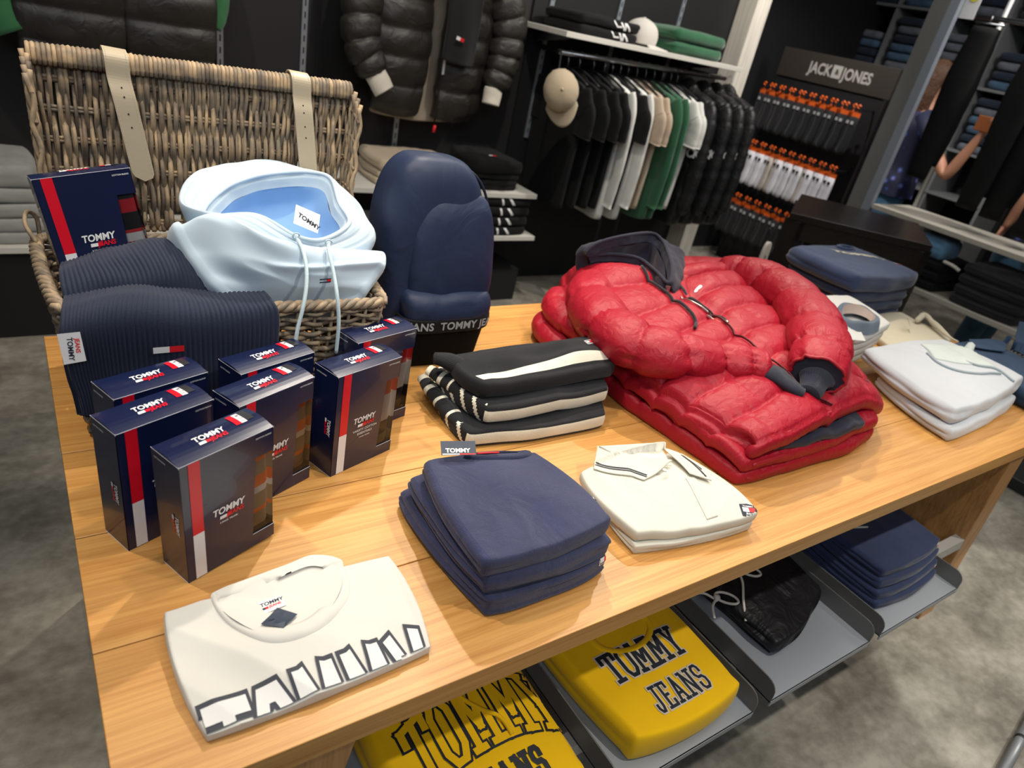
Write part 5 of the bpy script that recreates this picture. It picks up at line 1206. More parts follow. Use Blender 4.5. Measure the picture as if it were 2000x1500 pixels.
a.lay('chest_print',[DKI],(.47,-1.165,ZT+.1),(1,0.02,0),(-.02,1,0),t,bvh=bvy,off=.001,res=.012,label='dark block lettering')
m=MB(); m.tube([onto(bvy,p,.004) for p in smoothpath([(.535,-.93,.6),(.525,-.98,.6),(.545,-1.02,.6),(.570,-1.05,.6),(.575,-1.085,.6)],30)],.004,8); m.build('drawstring',YEL,t,smooth=True)
# black shorts
SHB=fabric('black_taslan',(.009,.009,.012),rough=.5,scale=900,bump=.15,sheen=0,wr=.012,wrs=14,spec=.4)
C=quad((1.275,-1.150,ZT+.055),(1.558,-1.07,ZT+.055),(1.562,-.70,ZT+.075),(1.28,-.70,ZT+.075),seed=95,sag=.012,bump=.01)
t,b=stackpiece('shorts','black drawstring shorts folded on the third tray','shorts',C,.055,SHB,3,95,nu=70,nv=70,bulge=.2,gro=.008,side_noise=.012,flat_bottom=ZT+.001)
bvs_=bvh_of([b]); CW=fabric('white_cord',(.72,.68,.60),scale=300,bump=.5)
for k,(x,y) in enumerate(((1.345,-.955),(1.235,-.985))):
    z=(onto(bvs_,(x,y,.5),.006).z if k==0 else ZT+.055)
    m=MB(); c=Vector((x,y,z))
    ep=[c,c+Vector((-.02,-.03,.004)),c+Vector((-.055,-.065,.0)),c+Vector((-.075,-.10,-.006))] if k==0 else [c,c+Vector((-.025,-.012,0)),c+Vector((-.04,-.035,-.01))]
    m.tube(smoothpath([p if k else onto(bvs_,p,.005) for p in ep],24),.0032,8)
    m.tube([c+Vector((.026*(1-math.cos(a_))*.8+.0,-.020*math.sin(a_)-.012*(1-math.cos(a_)),.004+.006*math.sin(a_/2))) for a_ in [2*pi*q/20 for q in range(21)]],.0030,8)
    m.tube([c+Vector((-.004,0,.004)),c+Vector((.006,.002,.004))],.008,8)
    if k: m.tube(smoothpath([c,c+Vector((-.02,.03,.0)),c+Vector((-.06,.05,-.02))],16),.0030,8)
    m.build('drawstring',CW,t,smooth=True,label='knotted off-white cord')
# navy shorts stack of four
NSH=fabric('navy_shorts_fleece',(.020,.032,.085),scale=700,bump=.25,sheen=.2)
ls=['navy shorts at the bottom of the stack on the right-most tray','second navy shorts from the bottom on the right-most tray','third navy shorts from the bottom on the right-most tray','navy shorts with a white cord on top of the stack on the right-most tray']
for i in range(4):
    h=.030+.030*i
    C=quad((1.675+.004*i,-1.165+.01*i,ZT+h),(2.012,-1.165+.012*i,ZT+h),(2.015,-.82,ZT+h+.004),(1.70,-.82,ZT+h+.004),seed=96+i,sag=.008,bump=.005)
    t,b=stackpiece('shorts',ls[i],'shorts',C,.030,NSH,2,96+i,nu=50,nv=50,bulge=.3,gro=.005,side_noise=.004,**({'flat_bottom':ZT+.001} if i==0 else {}))
    bb=bvh_of([b]); a=Art(); a.rect(0,0,.015,.015,0); a.rect(.004,.003,.011,.012,1,1)
    a.lay('hem_tag',[WHITE,RED],(1.972,-1.25,ZT+h-.022),(1,0,0),(0,0,1),t,bvh=bb,dirn=(0,1,0),off=.001)
m=MB(); m.tube([onto(bb,p,.004) for p in smoothpath([(1.69,-.97,.55),(1.74,-.985,.55),(1.80,-1.01,.55)],20)],.0028,8); m.build('drawstring',CW,t,smooth=True)
m=MB(); m.tube([onto(bb,p,.003) for p in smoothpath([(1.80,-.90,.55),(1.85,-.915,.55),(1.90,-.95,.55)],20)],.0028,8); m.build('waist_piping',RED,t,smooth=True)

# ================================================================ wall shelving behind
def shelf(name,label,x0,x1,y0,y1,z,th=.026,mat=SHELFW,brk=True):
    t=thing(name,label,'shelf',((x0+x1)/2,y1,z))
    m=MB(); m.box((x0,y0,z-th),(x1,y1,z)); m.build('board',mat,t,bev=.002)
    if brk:
        for x in (x0+.12,x1-.14):
            m=MB(); m.prism([(y1,z-th),(y0+.12,z-th),(y0+.14,z-th-.014),(y1,z-th-.06)],x,x+.004,'x'); m.build('bracket',CHROME,t)
    return t
SU=1.506
shelf('wall_shelf','white wall shelf above the hanging rail carrying dark tops, a cap and green sweaters',2.355,3.735,1.51,1.93,SU)
shelf('wall_shelf','white wall shelf behind the backpack holding beige and black folded clothes',1.10,2.385,1.51,1.93,.678)
shelf('wall_shelf','lowest white wall shelf right of the backpack carrying black lettered tops',1.35,2.43,1.51,1.93,.435)
shelf('wall_shelf','white shelf at the left edge holding grey folded knitwear',-1.2,.92,1.51,1.93,.392,brk=False)
m=MB(); m.box((-1.2,1.53,0),(1.10,1.93,.365)); o=m.build('shelf_plinth',NICHE); tag(o,'black plinth cabinet on the floor under the left white shelf','cabinet')
m=MB(); m.box((1.11,1.60,0),(2.43,1.93,.20)); o=m.build('shelf_plinth',NICHE); tag(o,'low black plinth on the floor behind the backpack','cabinet')
def fold(name,label,cat,x0,x1,y0,y1,z,T,mat,seed,layers=2,bulge=.4,fb=None,group=None,rz=0):
    C=np.array(quad((x0,y0,z+T),(x1,y0,z+T),(x1,y1,z+T),(x0,y1,z+T),seed=seed,sag=.008,bump=.006))
    if rz:
        cx,cy=(x0+x1)/2,(y0+y1)/2; R2=np.array([[math.cos(rz),-math.sin(rz)],[math.sin(rz),math.cos(rz)]]); C[...,:2]=(C[...,:2]-[cx,cy])@R2.T+[cx,cy]
    return stackpiece(name,label,cat,C,T*.98,mat,layers,seed,group,nu=30,nv=30,bulge=bulge,gro=.005,side_noise=.006,**({'flat_bottom':fb} if fb else {}))
# left shelf: grey knits
GRK=fabric('grey_melange',(.36,.36,.34),scale=400,bump=.5,var=.12,rib=.6,ribscale=60)
ol=['bottom','second lowest','middle','second from top','topmost']
z=.392
for i in range(5):
    T=(.052,.055,.055,.058,.085)[i]; fold('sweater','%s grey ribbed sweater of the pile on the left white shelf'%ol[i],'sweater',-.28,.12-.02*i,1.55,1.86,z,T,GRK,200+i,fb=z+.001 if i==0 else None,bulge=.3); z+=T
BEI=fabric('beige_cotton',(.52,.42,.30),var=.04)
z=.678
for i in range(3):
    T=(.035,.035,.055)[i]; fold('trousers','%s pair of beige folded trousers on the white shelf behind the backpack'%('bottom','middle','top')[i],'trousers',1.44+.01*i,1.90-.01*i,1.55,1.88,z,T,BEI,210+i,fb=z+.001 if i==0 else None,rz=-.08); z+=T
z=.678
for i in range(4):
    T=(.030,.030,.034,.070)[i]; t,b=fold('sweatshirt','%s black folded sweatshirt on the white shelf right of the beige trousers'%('bottom','second','third','topmost')[i],'sweatshirt',2.00,2.27,1.56,1.86,z,T,BLACK,220+i,fb=z+.001 if i==0 else None); z+=T
a=Art(); a.rect(0,0,.022,.018,0); a.rect(.022,0,.044,.018,1); a.lay('flag_patch',[WHITE,RED],(2.10,1.62,.9),(1,0,0),(0,1,0),t,bvh=bvh_of([b]),off=.001)
z=.435
for i in range(4):
    T=.056; t,b=fold('t_shirt','%s black t-shirt with pale lettering on the lowest white shelf'%('bottom','second','third','topmost')[i],'t-shirt',2.02,2.36,1.54,1.86,z,T,BLACK,230+i,fb=z+.001 if i==0 else None,bulge=.5); 
    a=Art(); a.stroke([(0,.036),(.012,0)],.012,0); a.stroke([(.05,.036),(.085,-.004)],.014,0)
    a.lay('chest_print',[WHITE],(2.16,1.30,z+.012),(1,0,0),(0,0,1),t,bvh=bvh_of([b]),dirn=(0,1,0),off=.001); z+=T
# upper shelf: black tops with script, cap, green sweaters
z=SU
for i in range(2):
    T=.050; t,b=fold('t_shirt','%s black t-shirt with white script print on the upper wall shelf'%('lower','upper')[i],'t-shirt',2.46,2.86,1.55,1.88,z,T,BLACK,240+i,fb=z+.001 if i==0 else None,bulge=.5)
    a=Art(); a.stroke([(0,.030),(.02,.008),(.05,.010)],.008,0); a.stroke([(.05,.034),(.075,.0)],.010,0); a.stroke([(.08,.036),(.085,.0)],.009,0); a.stroke([(.085,.034),(.12,.0)],.010,0)
    a.lay('script_print',[WHITE],(2.66,1.3,z+.010),(1,0,0),(0,0,1),t,bvh=bvh_of([b]),dirn=(0,1,0),off=.001); z+=T
z=SU; GRN=fabric('bottle_green_fleece',(.022,.115,.050),scale=500,bump=.4,sheen=.4)
for i in range(2):
    T=.066; fold('sweater','%s green folded sweater on the upper wall shelf'%('lower','upper')[i],'sweater',3.14,3.52,1.54,1.86,z,T,GRN,250+i,fb=z+.001 if i==0 else None,bulge=.6); z+=T
def cap(name,label,loc,mat,rot):
    t=thing(name,label,'cap',loc,rot=rot)
    L=[]
    for z,r in ((0,.088),(.02,.092),(.05,.092),(.085,.080),(.11,.055),(.125,.022),(.128,.004)):
        L.append([(r*1.08*math.cos(a_),r*.95*math.sin(a_),z) for a_ in [2*pi*k/16 for k in range(16)]])
    us=np.linspace(0,1,49)[:-1]; G=np.array([cromc(np.array(l),us) for l in L]); vs=np.linspace(0,1,24); H=np.transpose(np.array([crom(G[:,i],vs) for i in range(48)]),(1,0,2))
    for j in range(24):
        for i in range(48):
            a_=2*pi*i/48; s=abs(math.sin(3*a_)); H[j,i,:2]*=(1-.02*(1-s)**6)
    m=MB(); m.add([Vector(p) for p in H.reshape(-1,3)],grid_faces(24,48,wrapv=True)); o=m.build('crown',mat,t,smooth=True,local=True); md=o.modifiers.new('s','SOLIDIFY'); md.thickness=.003
    m=MB(); v=[];n=16
    for j in range(7):
        for i in range(n+1):
            a_=-1.05+2.1*i/n; r=1+.80*(j/6)*math.cos(a_*.85)**.7; v.append(Vector((.093*math.cos(a_)*1.03*r,.086*math.sin(a_)*(1+.12*j/6),.004-.012*(j/6)-.018*(j/6)*math.sin(a_)**2)))
    m.add(v,grid_faces(7,n+1)); o=m.build('brim',mat,t,smooth=True,local=True); md=o.modifiers.new('s','SOLIDIFY'); md.thickness=.004
    m=MB(); m.tube([(0,0,.127),(0,0,.132)],.008,10); m.build('top_button',mat,t,smooth=True,local=True)
    m=MB(); m.tube([(-.094,-.035,.008),(-.100,0,.006),(-.094,.035,.008)],.006,8,flat=.4); m.build('back_strap',mat,t,smooth=True,local=True)
    return t
CAPW=fabric('stone_cotton',(.62,.59,.54),var=.03); CAPB=fabric('sand_cotton',(.56,.46,.32),var=.03)
cap('cap','off-white baseball cap on the upper wall shelf between black tops and green sweaters',(2.98,1.66,SU+.012),CAPW,(0,0,-.75))
cap('cap','beige baseball cap hanging from the left end of the garment rail',(2.307,1.4,1.238),CAPB,tuple(Matrix(((.16,.80,-.58),(-.30,-.52,-.80),(-.94,.30,.16))).to_euler()))

# ---- rail with hangers and hanging clothes
RY=1.66; RZ2=(3.037,1.66,1.402)[2] if False else 1.405
t=thing('garment_rail','polished steel hanging rail under the upper white shelf','rail',(3.1,RY,1.405))
m=MB(); m.tube([(2.44,RY,1.400),(3.78,RY,1.425)],.014,12); m.build('rail_tube',CHROME,t,smooth=True)
m=MB(); CM=Matrix(((.16,.80,-.58),(-.30,-.52,-.80),(-.94,.30,.16))); m.tube([(2.44,RY,1.40),(2.42,RY-.05,1.41),Vector((2.307,1.4,1.238))+CM@Vector((-.100,0,.006)),Vector((2.307,1.4,1.238))+CM@Vector((-.094,.02,.02))],.004,6); m.build('cap_hook',CHROME,t,smooth=True)
for x,z in ((2.50,1.40),(3.72,1.424)):
    m=MB(); m.box((x-.006,RY,z-.012),(x+.006,1.935,z+.012)); m.build('rail_arm',BLK,t)
railz=lambda x:1.400+(x-2.44)*.025/1.34
hg=thing('hanger','black hanger with a chrome hook on the wall rail','hanger',(0,0,0),group='hangers on the wall rail')
m=MB(); m.tube([(0,.006*math.cos(a_)+.0,.012+.020*math.sin(a_)) if False else (0,.018*math.cos(a_),.0+.018*math.sin(a_)) for a_ in [pi*1.15-1.35*pi*k/14 for k in range(15)]]+[(0,.0,-.035),(0,0,-.07)],.0016,6); m.build('hook',CHROME,hg,smooth=True,local=True)
m=MB(); m.tube(smoothpath([(0,-.20,-.125),(0,-.10,-.09),(0,0,-.07),(0,.10,-.09),(0,.20,-.125)],18),.007,8); m.build('arms',BLK,hg,smooth=True,local=True)
def hang_proto(kind,mat,seed):
    t=thing({'tee':'hanging_tshirt','long':'hanging_sweatshirt','puf':'hanging_puffer'}[kind],'x','x',(0,0,0))
    L_={'tee':.66,'long':.72,'puf':.74}[kind]; th={'tee':.028,'long':.040,'puf':.085}[kind]
    C=[]
    for z,w in ((-L_-.10,.225),(-L_*.66-.1,.235),(-L_*.33-.1,.24),(-.19,.235),(-.125,.205),(-.10,.09)):
        C.append([(th/2,-w,z+(.0 if z<-.13 else .0)),(th/2+.004,-w*.5,z+(.02 if z>-.13 else 0)),(th/2+.004,0,z+(.03 if z>-.13 else 0)),(th/2+.004,w*.5,z+(.02 if z>-.13 else 0)),(th/2,w,z)])
    dp=(lambda u,v,p:.009*sf(v*7)*1.0) if kind=='puf' else (lambda u,v,p:.008*math.sin(u*9+seed)*(1-v))
    b=patch('body',C,th,mat,t,nu=30,nv=50,back=(-1,0,0),disp=dp,bulge=.45,corner=.05,seed=seed)
    Ls={'tee':.20,'long':.58,'puf':.62}[kind]
    pts=[(0,-.20,-.13),(0,-.255,-.22),(.004,-.275,-.13-Ls*.6),(.004,-.270,-.15-Ls)]
    pt2=[(0,.20,-.13),(0,.235,-.22),(.004,.24,-.13-Ls*.6),(.004,.235,-.15-Ls)]
    for pp in (pts,pt2):
        if kind=='puf': puffy('sleeve',pp,[.070,.080,.076,.062],6,mat,t,n=60,k=20,flat=.5,amp=.12,up=(1,0,0),ends=(.6,.3),wr=.003)
        else: puffy('sleeve',pp,[.070,.078,.078,.080] if kind=='tee' else [.07,.07,.06,.045],1,mat,t,n=30,k=18,flat=.32,amp=.02,up=(1,0,0),ends=(.6,.0),wr=.004)
    if kind=='puf': puffy('collar',[(0,-.08,-.075),(0,0,-.05),(0,.08,-.075)],[.03,.045,.03],2,mat,t,n=30,k=16,flat=.8,up=(1,0,0),ends=(.5,.5))
    return t
WTE=fabric('white_tee_hung',(.70,.70,.66)); BGE=fabric('beige_tee_hung',(.50,.40,.30)); PUFB=fabric('black_puffer',(.012,.012,.013),rough=.45,wr=.006,sheen=0,spec=.45)
seq=[('tee',BLACK,'black t-shirt hanging at the left end of the wall rail behind the beige cap',2.52),('tee',BLACK,'black t-shirt hanging second on the wall rail',2.60),
 ('tee',BLACK,'black t-shirt hanging third on the wall rail, just before the white ones',2.70),('tee',BLACK,'black t-shirt hanging fourth on the wall rail',2.78),
 ('long',WTE,'first white long sweatshirt on the wall rail after the black t-shirts',2.84),('tee',BLACK,'single black t-shirt hanging between the white tops on the rail',2.90),
 ('long',WTE,'second white long sweatshirt on the wall rail, before the beige t-shirts',2.96),('tee',BGE,'first beige t-shirt hanging on the wall rail',3.03),
 ('tee',BGE,'second beige t-shirt hanging on the wall rail, next to the green tops',3.10),('long',GRN,'first green sweatshirt hanging on the wall rail',3.17),('long',GRN,'second green sweatshirt hanging on the wall rail',3.24),
 ('tee',WTE,'first white t-shirt hanging right of the green sweatshirts',3.31),('tee',WTE,'second white t-shirt hanging right of the green sweatshirts',3.365),
 ('puf',PUFB,'first black puffer jacket on the wall rail, with pale sleeve letters',3.47),('puf',PUFB,'second black puffer jacket on the wall rail, with pale sleeve letters',3.60),
 ('puf',PUFB,'third black puffer jacket on the wall rail, with pale sleeve letters',3.72),('puf',PUFB,'last black puffer jacket at the right end of the wall rail',3.83)]
PR={}; first=True
cats={'tee':'t-shirt','long':'sweatshirt','puf':'jacket'}
for i,(k,mt,lb,x) in enumerate(seq):
    key=(k,mt.name)
    if key not in PR:
        t=hang_proto(k,mt,i); PR[key]=t
        if k=='puf':
            a=Art(); a.text('CK',.075,0,0,0,bold=.03,sx=.8); a.lay('sleeve_letters',[plain('print_grey',(.42,.43,.44),.6)],(-.085,-.262,-.42),(.85,-.5,0),(0,0,1),t,off=.010)
    else: t=copy_tree(PR[key])
    t.location=(x,RY,railz(x)-.02); t.rotation_euler=(0,0,random.uniform(-.10,.02)-.05); t['label']=lb; t['category']=cats[k]; t['group']='clothes on the wall rail'
    h=hg if first else copy_tree(hg); first=False
    h.location=(x+.0,RY,railz(x)+.0); 
for o in [o for o in bpy.data.objects if o.name.startswith('hanging_tshirt') and o.get('label','').startswith('black t-shirt hanging at the left')]:
    a=Art(); a.poly([(0,0),(.01,.004),(.055,-.075),(.045,-.085)],0); a.lay('green_slit_print',[plain('neon_green',(.05,.42,.03),.5)],(.024,-.09,-.33),(0,1,0),(0,0,1),o,off=.006)

# ---- black puffer with beige lining hung facing the room
def vpan(name,C,T,mat,parent,nvq=0,amp=.02,label=None,nu=40,nv=60,seed=0,nuq=1):
    return patch(name,C,T,mat,parent,nu=nu,nv=nv,back=(0,1,0),bulge=.4,corner=.06,seed=seed,label=label,
      disp=(lambda u,v,p: amp*sf(v*nvq)*(.75+.25*sf(u*nuq,6,.5))+.006*noise.noise(Vector((p[0]*14,p[2]*14,seed)))) if nvq else (lambda u,v,p:.010*noise.noise(Vector((p[0]*10,p[2]*5,seed)))))
DKB=fabric('brown_black_nylon',(.022,.019,.016),rough=.45,wr=.006,wrs=14,sheen=0,spec=.5); LIN=fabric('beige_lining',(.42,.36,.28)); CUF=fabric('ecru_cuff',(.66,.61,.52),rib=1,ribscale=60)
t=thing('puffer_jacket','black puffer jacket with beige lining and ecru cuffs hung open on the wall','jacket',(1.75,1.80,1.45))
vpan('left_front',[[(1.475,1.76,1.00),(1.60,1.74,.99),(1.70,1.76,.985)],[(1.455,1.75,1.25),(1.60,1.72,1.25),(1.72,1.75,1.25)],[(1.44,1.76,1.50),(1.58,1.73,1.50),(1.715,1.76,1.50)],[(1.47,1.78,1.74),(1.58,1.76,1.78),(1.70,1.78,1.76)]],.05,DKB,t,6,.022,seed=1)
vpan('right_front',[[(1.815,1.76,.985),(1.93,1.74,.99),(2.04,1.76,1.00)],[(1.815,1.75,1.25),(1.93,1.72,1.25),(2.055,1.75,1.25)],[(1.83,1.76,1.50),(1.94,1.73,1.50),(2.06,1.76,1.50)],[(1.84,1.78,1.76),(1.94,1.76,1.78),(2.05,1.78,1.74)]],.05,DKB,t,6,.022,seed=2)
vpan('lining',[[(1.50,1.84,.965),(1.76,1.85,.955),(2.03,1.84,.965)],[(1.50,1.84,1.4),(1.76,1.85,1.4),(2.03,1.84,1.4)],[(1.52,1.84,1.72),(1.76,1.85,1.74),(2.0,1.84,1.72)]],.03,LIN,t,seed=3)
for k,(a_,b_) in enumerate((([(1.46,1.77,1.70),(1.37,1.74,1.50),(1.36,1.70,1.30),(1.42,1.66,1.16)],[(1.42,1.66,1.17),(1.445,1.645,1.13),(1.465,1.635,1.10)]),([(2.06,1.77,1.70),(2.15,1.74,1.50),(2.14,1.71,1.32),(2.09,1.68,1.17)],[(2.09,1.68,1.175),(2.085,1.675,1.13),(2.08,1.67,1.095)]))):
    puffy('sleeve',a_,[.085,.095,.088,.070],6,DKB,t,n=90,k=26,flat=.8,up=(0,1,0),amp=.2,ends=(.6,.2),wr=.004)
    roll_('cuff',b_,[.052,.052,.050],CUF,t,n=14,flat=.7,up=(0,1,0))
m=MB(); m.tube([(1.795,1.735,1.70),(1.80,1.725,1.3),(1.80,1.73,.97)],.005,6); m.build('zipper',plain('zip_dark',(.04,.04,.04),.3,.6),t,smooth=True)
m=MB(); m.tube([(1.80,1.72,.955),(1.797,1.72,.92)],.008,8); m.build('zip_pull',RED,t,smooth=True,label='red zip pull')
m=MB(); m.box((1.80,1.72,1.20),(1.812,1.722,1.30)); m.build('hang_tag',WHITE,t,label='narrow white tag')
t=thing('scarf','black scarf with a small flag patch hanging over the black puffer jacket','scarf',(1.83,1.68,1.4))
vpan('scarf_cloth',[[(1.775,1.66,1.275),(1.85,1.65,1.270),(1.935,1.67,1.262)],[(1.775,1.66,1.5),(1.85,1.65,1.5),(1.94,1.67,1.5)],[(1.76,1.69,1.75),(1.85,1.68,1.76),(1.94,1.70,1.75)]],.025,fabric('black_rib_scarf',(.008,.008,.009),rib=1.2,ribscale=40,sheen=.2),t)
a=Art(); a.rect(0,0,.022,.016,0); a.rect(.022,0,.044,.016,1); a.lay('flag_patch',[WHITE,RED],(1.805,1.635,1.372),(.97,0,-.2),(.2,0,.97),t,off=.0)
t=thing('hooded_jacket','dark jacket half hidden at the left of the black puffer on the wall','jacket',(1.32,1.88,1.4))
vpan('body',[[(1.24,1.87,.98),(1.33,1.86,.97),(1.42,1.87,.98)],[(1.24,1.86,1.4),(1.33,1.85,1.4),(1.42,1.86,1.4)],[(1.26,1.87,1.75),(1.33,1.86,1.78),(1.42,1.87,1.75)]],.04,BLACK,t)
# dark jacket above the basket with a green top underneath
t=thing('puffer_jacket','brown-black padded jacket hung on the wall above the wicker basket lid','jacket',(.35,1.75,1.3))
vpan('left_front',[[(.08,1.72,1.00),(.22,1.70,.99),(.385,1.72,.985)],[(.07,1.71,1.3),(.22,1.69,1.3),(.39,1.71,1.3)],[(.08,1.72,1.62),(.22,1.70,1.62),(.385,1.72,1.62)]],.06,DKB,t,5,.022,seed=5)
vpan('right_front',[[(.43,1.72,.985),(.58,1.70,.99),(.71,1.72,1.0)],[(.425,1.71,1.3),(.58,1.69,1.3),(.72,1.71,1.3)],[(.43,1.72,1.62),(.58,1.70,1.62),(.71,1.72,1.62)]],.06,DKB,t,5,.022,seed=6)
m=MB(); m.tube([(.392,1.715,1.6),(.392,1.715,.99)],.004,6); m.tube([(.424,1.715,1.6),(.424,1.715,.99)],.004,6); m.build('zipper',plain('zip_nickel',(.5,.48,.46),.3,.9),t,smooth=True)
t=thing('sweatshirt','green sweatshirt whose sleeves show beside the brown-black padded jacket','sweatshirt',(.35,1.85,1.3))
GRB=fabric('mid_green_fleece',(.035,.16,.060),sheen=.3)
vpan('body',[[(.10,1.83,1.05),(.4,1.83,1.04),(.70,1.83,1.05)],[(.10,1.83,1.6),(.4,1.83,1.6),(.70,1.83,1.6)]],.04,GRB,t)
roll_('sleeve',[(.08,1.80,1.6),(.02,1.76,1.40),(-.01,1.74,1.25),(.04,1.72,1.13)],[.07,.075,.07,.055],GRB,t,flat=.6,up=(0,1,0))
roll_('sleeve',[(.70,1.80,1.6),(.745,1.78,1.42),(.75,1.77,1.32),(.725,1.76,1.25)],[.055,.055,.050,.045],GRB,t,flat=.6,up=(0,1,0))

# ================================================================ right side of the shop
t=thing('dark_table','low black-brown square wooden display table beyond the oak table','table',(3.75,.43,0))
cs=[(3.21,.49),(3.74,.0),(4.27,.36),(3.83,.87)]; zt=.93
m=MB(); m.add([(x,y,zt-.035) for x,y in cs]+[(x,y,zt) for x,y in cs],[(3,2,1,0),(4,5,6,7),(0,1,5,4),(1,2,6,5),(2,3,7,6),(3,0,4,7)]); m.build('tabletop',DARKWOOD,t,bev=.003)
cen=Vector((3.76,.43))
m=MB(); ins=[tuple(Vector(c).lerp(cen,.04)) for c in cs]; m.add([(x,y,zt-.13) for x,y in ins]+[(x,y,zt-.035) for x,y in ins],[(3,2,1,0),(0,1,5,4),(1,2,6,5),(2,3,7,6),(3,0,4,7)]); m.build('apron',DARKWOOD,t)
for k,c in enumerate(cs):
    c=Vector(c).lerp(cen,.13); m=MB(); m.box((c.x-.045,c.y-.045,0),(c.x+.045,c.y+.045,zt-.035)); m.build('leg',DARKWOOD,t,bev=.003)

# gondola rack at the right
t=thing('clothes_rack','tall grey metal rack with beige shelves at the right edge','rack',(4.6,.3,0))
m=MB(); m.box((4.40,.80,0),(4.50,.90,2.5)); m.build('post',plain('post_grey',(.16,.16,.15),.5,.1),t,bev=.003)
m=MB(); m.box((4.40,.745,0),(4.44,.80,2.5)); m.build('post_edge',plain('post_blue_grey',(.30,.34,.40),.4,.3),t,bev=.002,label='lighter blue-grey front edge of the post')
m=MB(); m.tube([(4.85,.70,.9),(4.85,.70,2.5)],.014,10); m.build('post',LGREYM,t,smooth=True)
for k,(z,y0) in enumerate(((.93,-.9),(.56,-.9))):
    m=MB(); m.box((4.40,y0,z-.03),(4.86,.735,z)); m.build('shelf_board',STONEC,t,bev=.003)
m=MB(); m.tube([(4.62,.78,2.02),(4.62,-.9,2.02)],.014,10); m.build('hang_bar',CHROME,t,smooth=True)
TRS=fabric('black_trouser',(.003,.003,.0034),sheen=0)
def trousers(y,label,x=4.62,L=1.0,w=.1):
    t=thing('hanging_trousers',label,'trousers',(x,y,2.0),group='black trousers on the right rack')
    for s in (-1,1):
        roll_('trouser_leg',[(x+.02*s,y,1.97),(x+.03*s,y+.005,1.7),(x+.03*s,y,1.4),(x+.03*s,y,1.97-L+.04*(s+1))],[.07,.085,.075,.06],TRS,t,n=24,flat=.45,up=(1,0,0),seed=s)
    m=MB(); m.tube([(x-.0,y-.08,1.99),(x,y+.08,1.99)],.006,8); m.tube([(x,y,1.99),(x,y,2.03)],.002,6); m.build('clip_hanger',CHROME,t,smooth=True)
for y,l,L,x in ((.64,'black trousers hanging nearest the grey post on the right rack',.84,4.60),(.28,'black trousers hanging second from the grey post',.92,4.58),(.16,'black trousers hanging third from the grey post',.94,4.64),(-.06,'black trousers hanging farthest from the grey post, at the picture edge',.98,4.6)): trousers(y,l,x,L)
t=thing('price_sign','small white and yellow sign hanging at the top right','sign',(4.5,.62,2.0))
a=MB(); a.box((4.50,.69,1.99),(4.503,.775,2.22)); a.build('sign_card',WHITE,t); a=MB(); a.tube([(4.496,.73,2.10),(4.4985,.73,2.10)],.026,20); a.build('yellow_dot',plain('sign_yellow',(.75,.70,.05),.5),t)
for i in range(4):
    T=.060; fold('trousers','%s dark folded trousers on the lower beige shelf of the right rack'%('bottom','second','third','topmost')[i],'trousers',4.43,4.82,-.28,.08,.56+T*i,T,fabric('charcoal_twill',(.022,.021,.024)),300+i,fb=.561 if i==0 else None,bulge=.4)
for i in range(3):
    T=.062; fold('trousers','%s black folded trousers at the near end of the lower beige shelf'%('bottom','middle','top')[i],'trousers',4.44,4.80,.20,.46,.56+T*i,T,BLACK,310+i,fb=.561 if i==0 else None,bulge=.4)
t,b=fold('jeans','light blue ripped jeans folded on top of the black trousers on the lower shelf','jeans',4.44,4.62,.24,.44,.75,.11,fabric('light_denim',(.12,.26,.42),bump=.4,var=.2),320,bulge=.3)
m=MB(); m.tube(smoothpath([(4.43,.45,.86),(4.425,.43,.80),(4.43,.46,.75)],12),.012,7); m.build('frayed_hem',CW,t,smooth=True,label='frayed white hem')
m=MB(); m.tube(smoothpath([(4.43,.20,.755),(4.43,.14,.75),(4.44,.10,.735)],12),.010,7); m.build('frayed_hem',CW,t,smooth=True,label='frayed white hem')

# jeans shelving far behind
JX=6.3
t=thing('jeans_shelving','tall grey cubby shelving with folded jeans behind the sock display','shelving',(JX,2.0,0))
GRS=plain('shelf_steel',(.25,.26,.27),.5,.3)
m=MB()
ys=[.9,1.35,1.80,2.25,2.70,3.15]
for y in ys: m.box((JX,y-.012,.4),(JX+.40,y+.012,3.1))
m.build('upright_panels',GRS,t)
m=MB()
for z in (.9,1.25,1.72,2.20,2.66,3.0): m.box((JX-.01,.9,z-.02),(JX+.40,3.15,z))
m.build('shelf_boards',GRS,t)
m=MB(); m.box((JX+.40,.85,0),(JX+.42,3.2,3.1)); m.build('back_panel',NICHE,t)
DE=[fabric('jeans_fold_blue',(.06,.12,.20),var=.3,bump=.4),fabric('jeans_fold_dark',(.015,.025,.045),var=.3,bump=.4),fabric('jeans_fold_grey',(.13,.15,.18),var=.3,bump=.4)]
jp={}
for ci in range(5):
    for zi,z in enumerate((1.25,1.72,2.20,2.66)):
        for k in range(random.choice((4,5,6)) if z<2.6 else 3):
            mt=random.choice(DE); y=(ys[ci]+ys[ci+1])/2; zz=z+.001+.068*k
            if zz+.07>{1.25:1.70,1.72:2.18,2.20:2.64,2.66:3.0}[z]: continue
            key=mt.name
            if key not in jp:
                Cq=np.array([[(-.02,-.15,.06),(-.02,.15,.06)],[(.32,-.15,.06),(.32,.15,.06)]]); Cq=np.array([[Cq[0][0],Cq[1][0]],[Cq[0][1],Cq[1][1]]])
                o=patch('folded_jeans',Cq,.06,mt,None,nu=12,nv=12,bulge=.6,nr=8,flat_bottom=0); jp[key]=o
            else: o=jp[key].copy(); COL.objects.link(o)
            o.location=(JX+.03,y+random.uniform(-.02,.02),zz); o.rotation_euler=(0,0,random.uniform(-.05,.05))
            tag(o,'folded pair of jeans in a pile in the grey shelving behind the sock display','jeans','folded jeans in the far shelving')
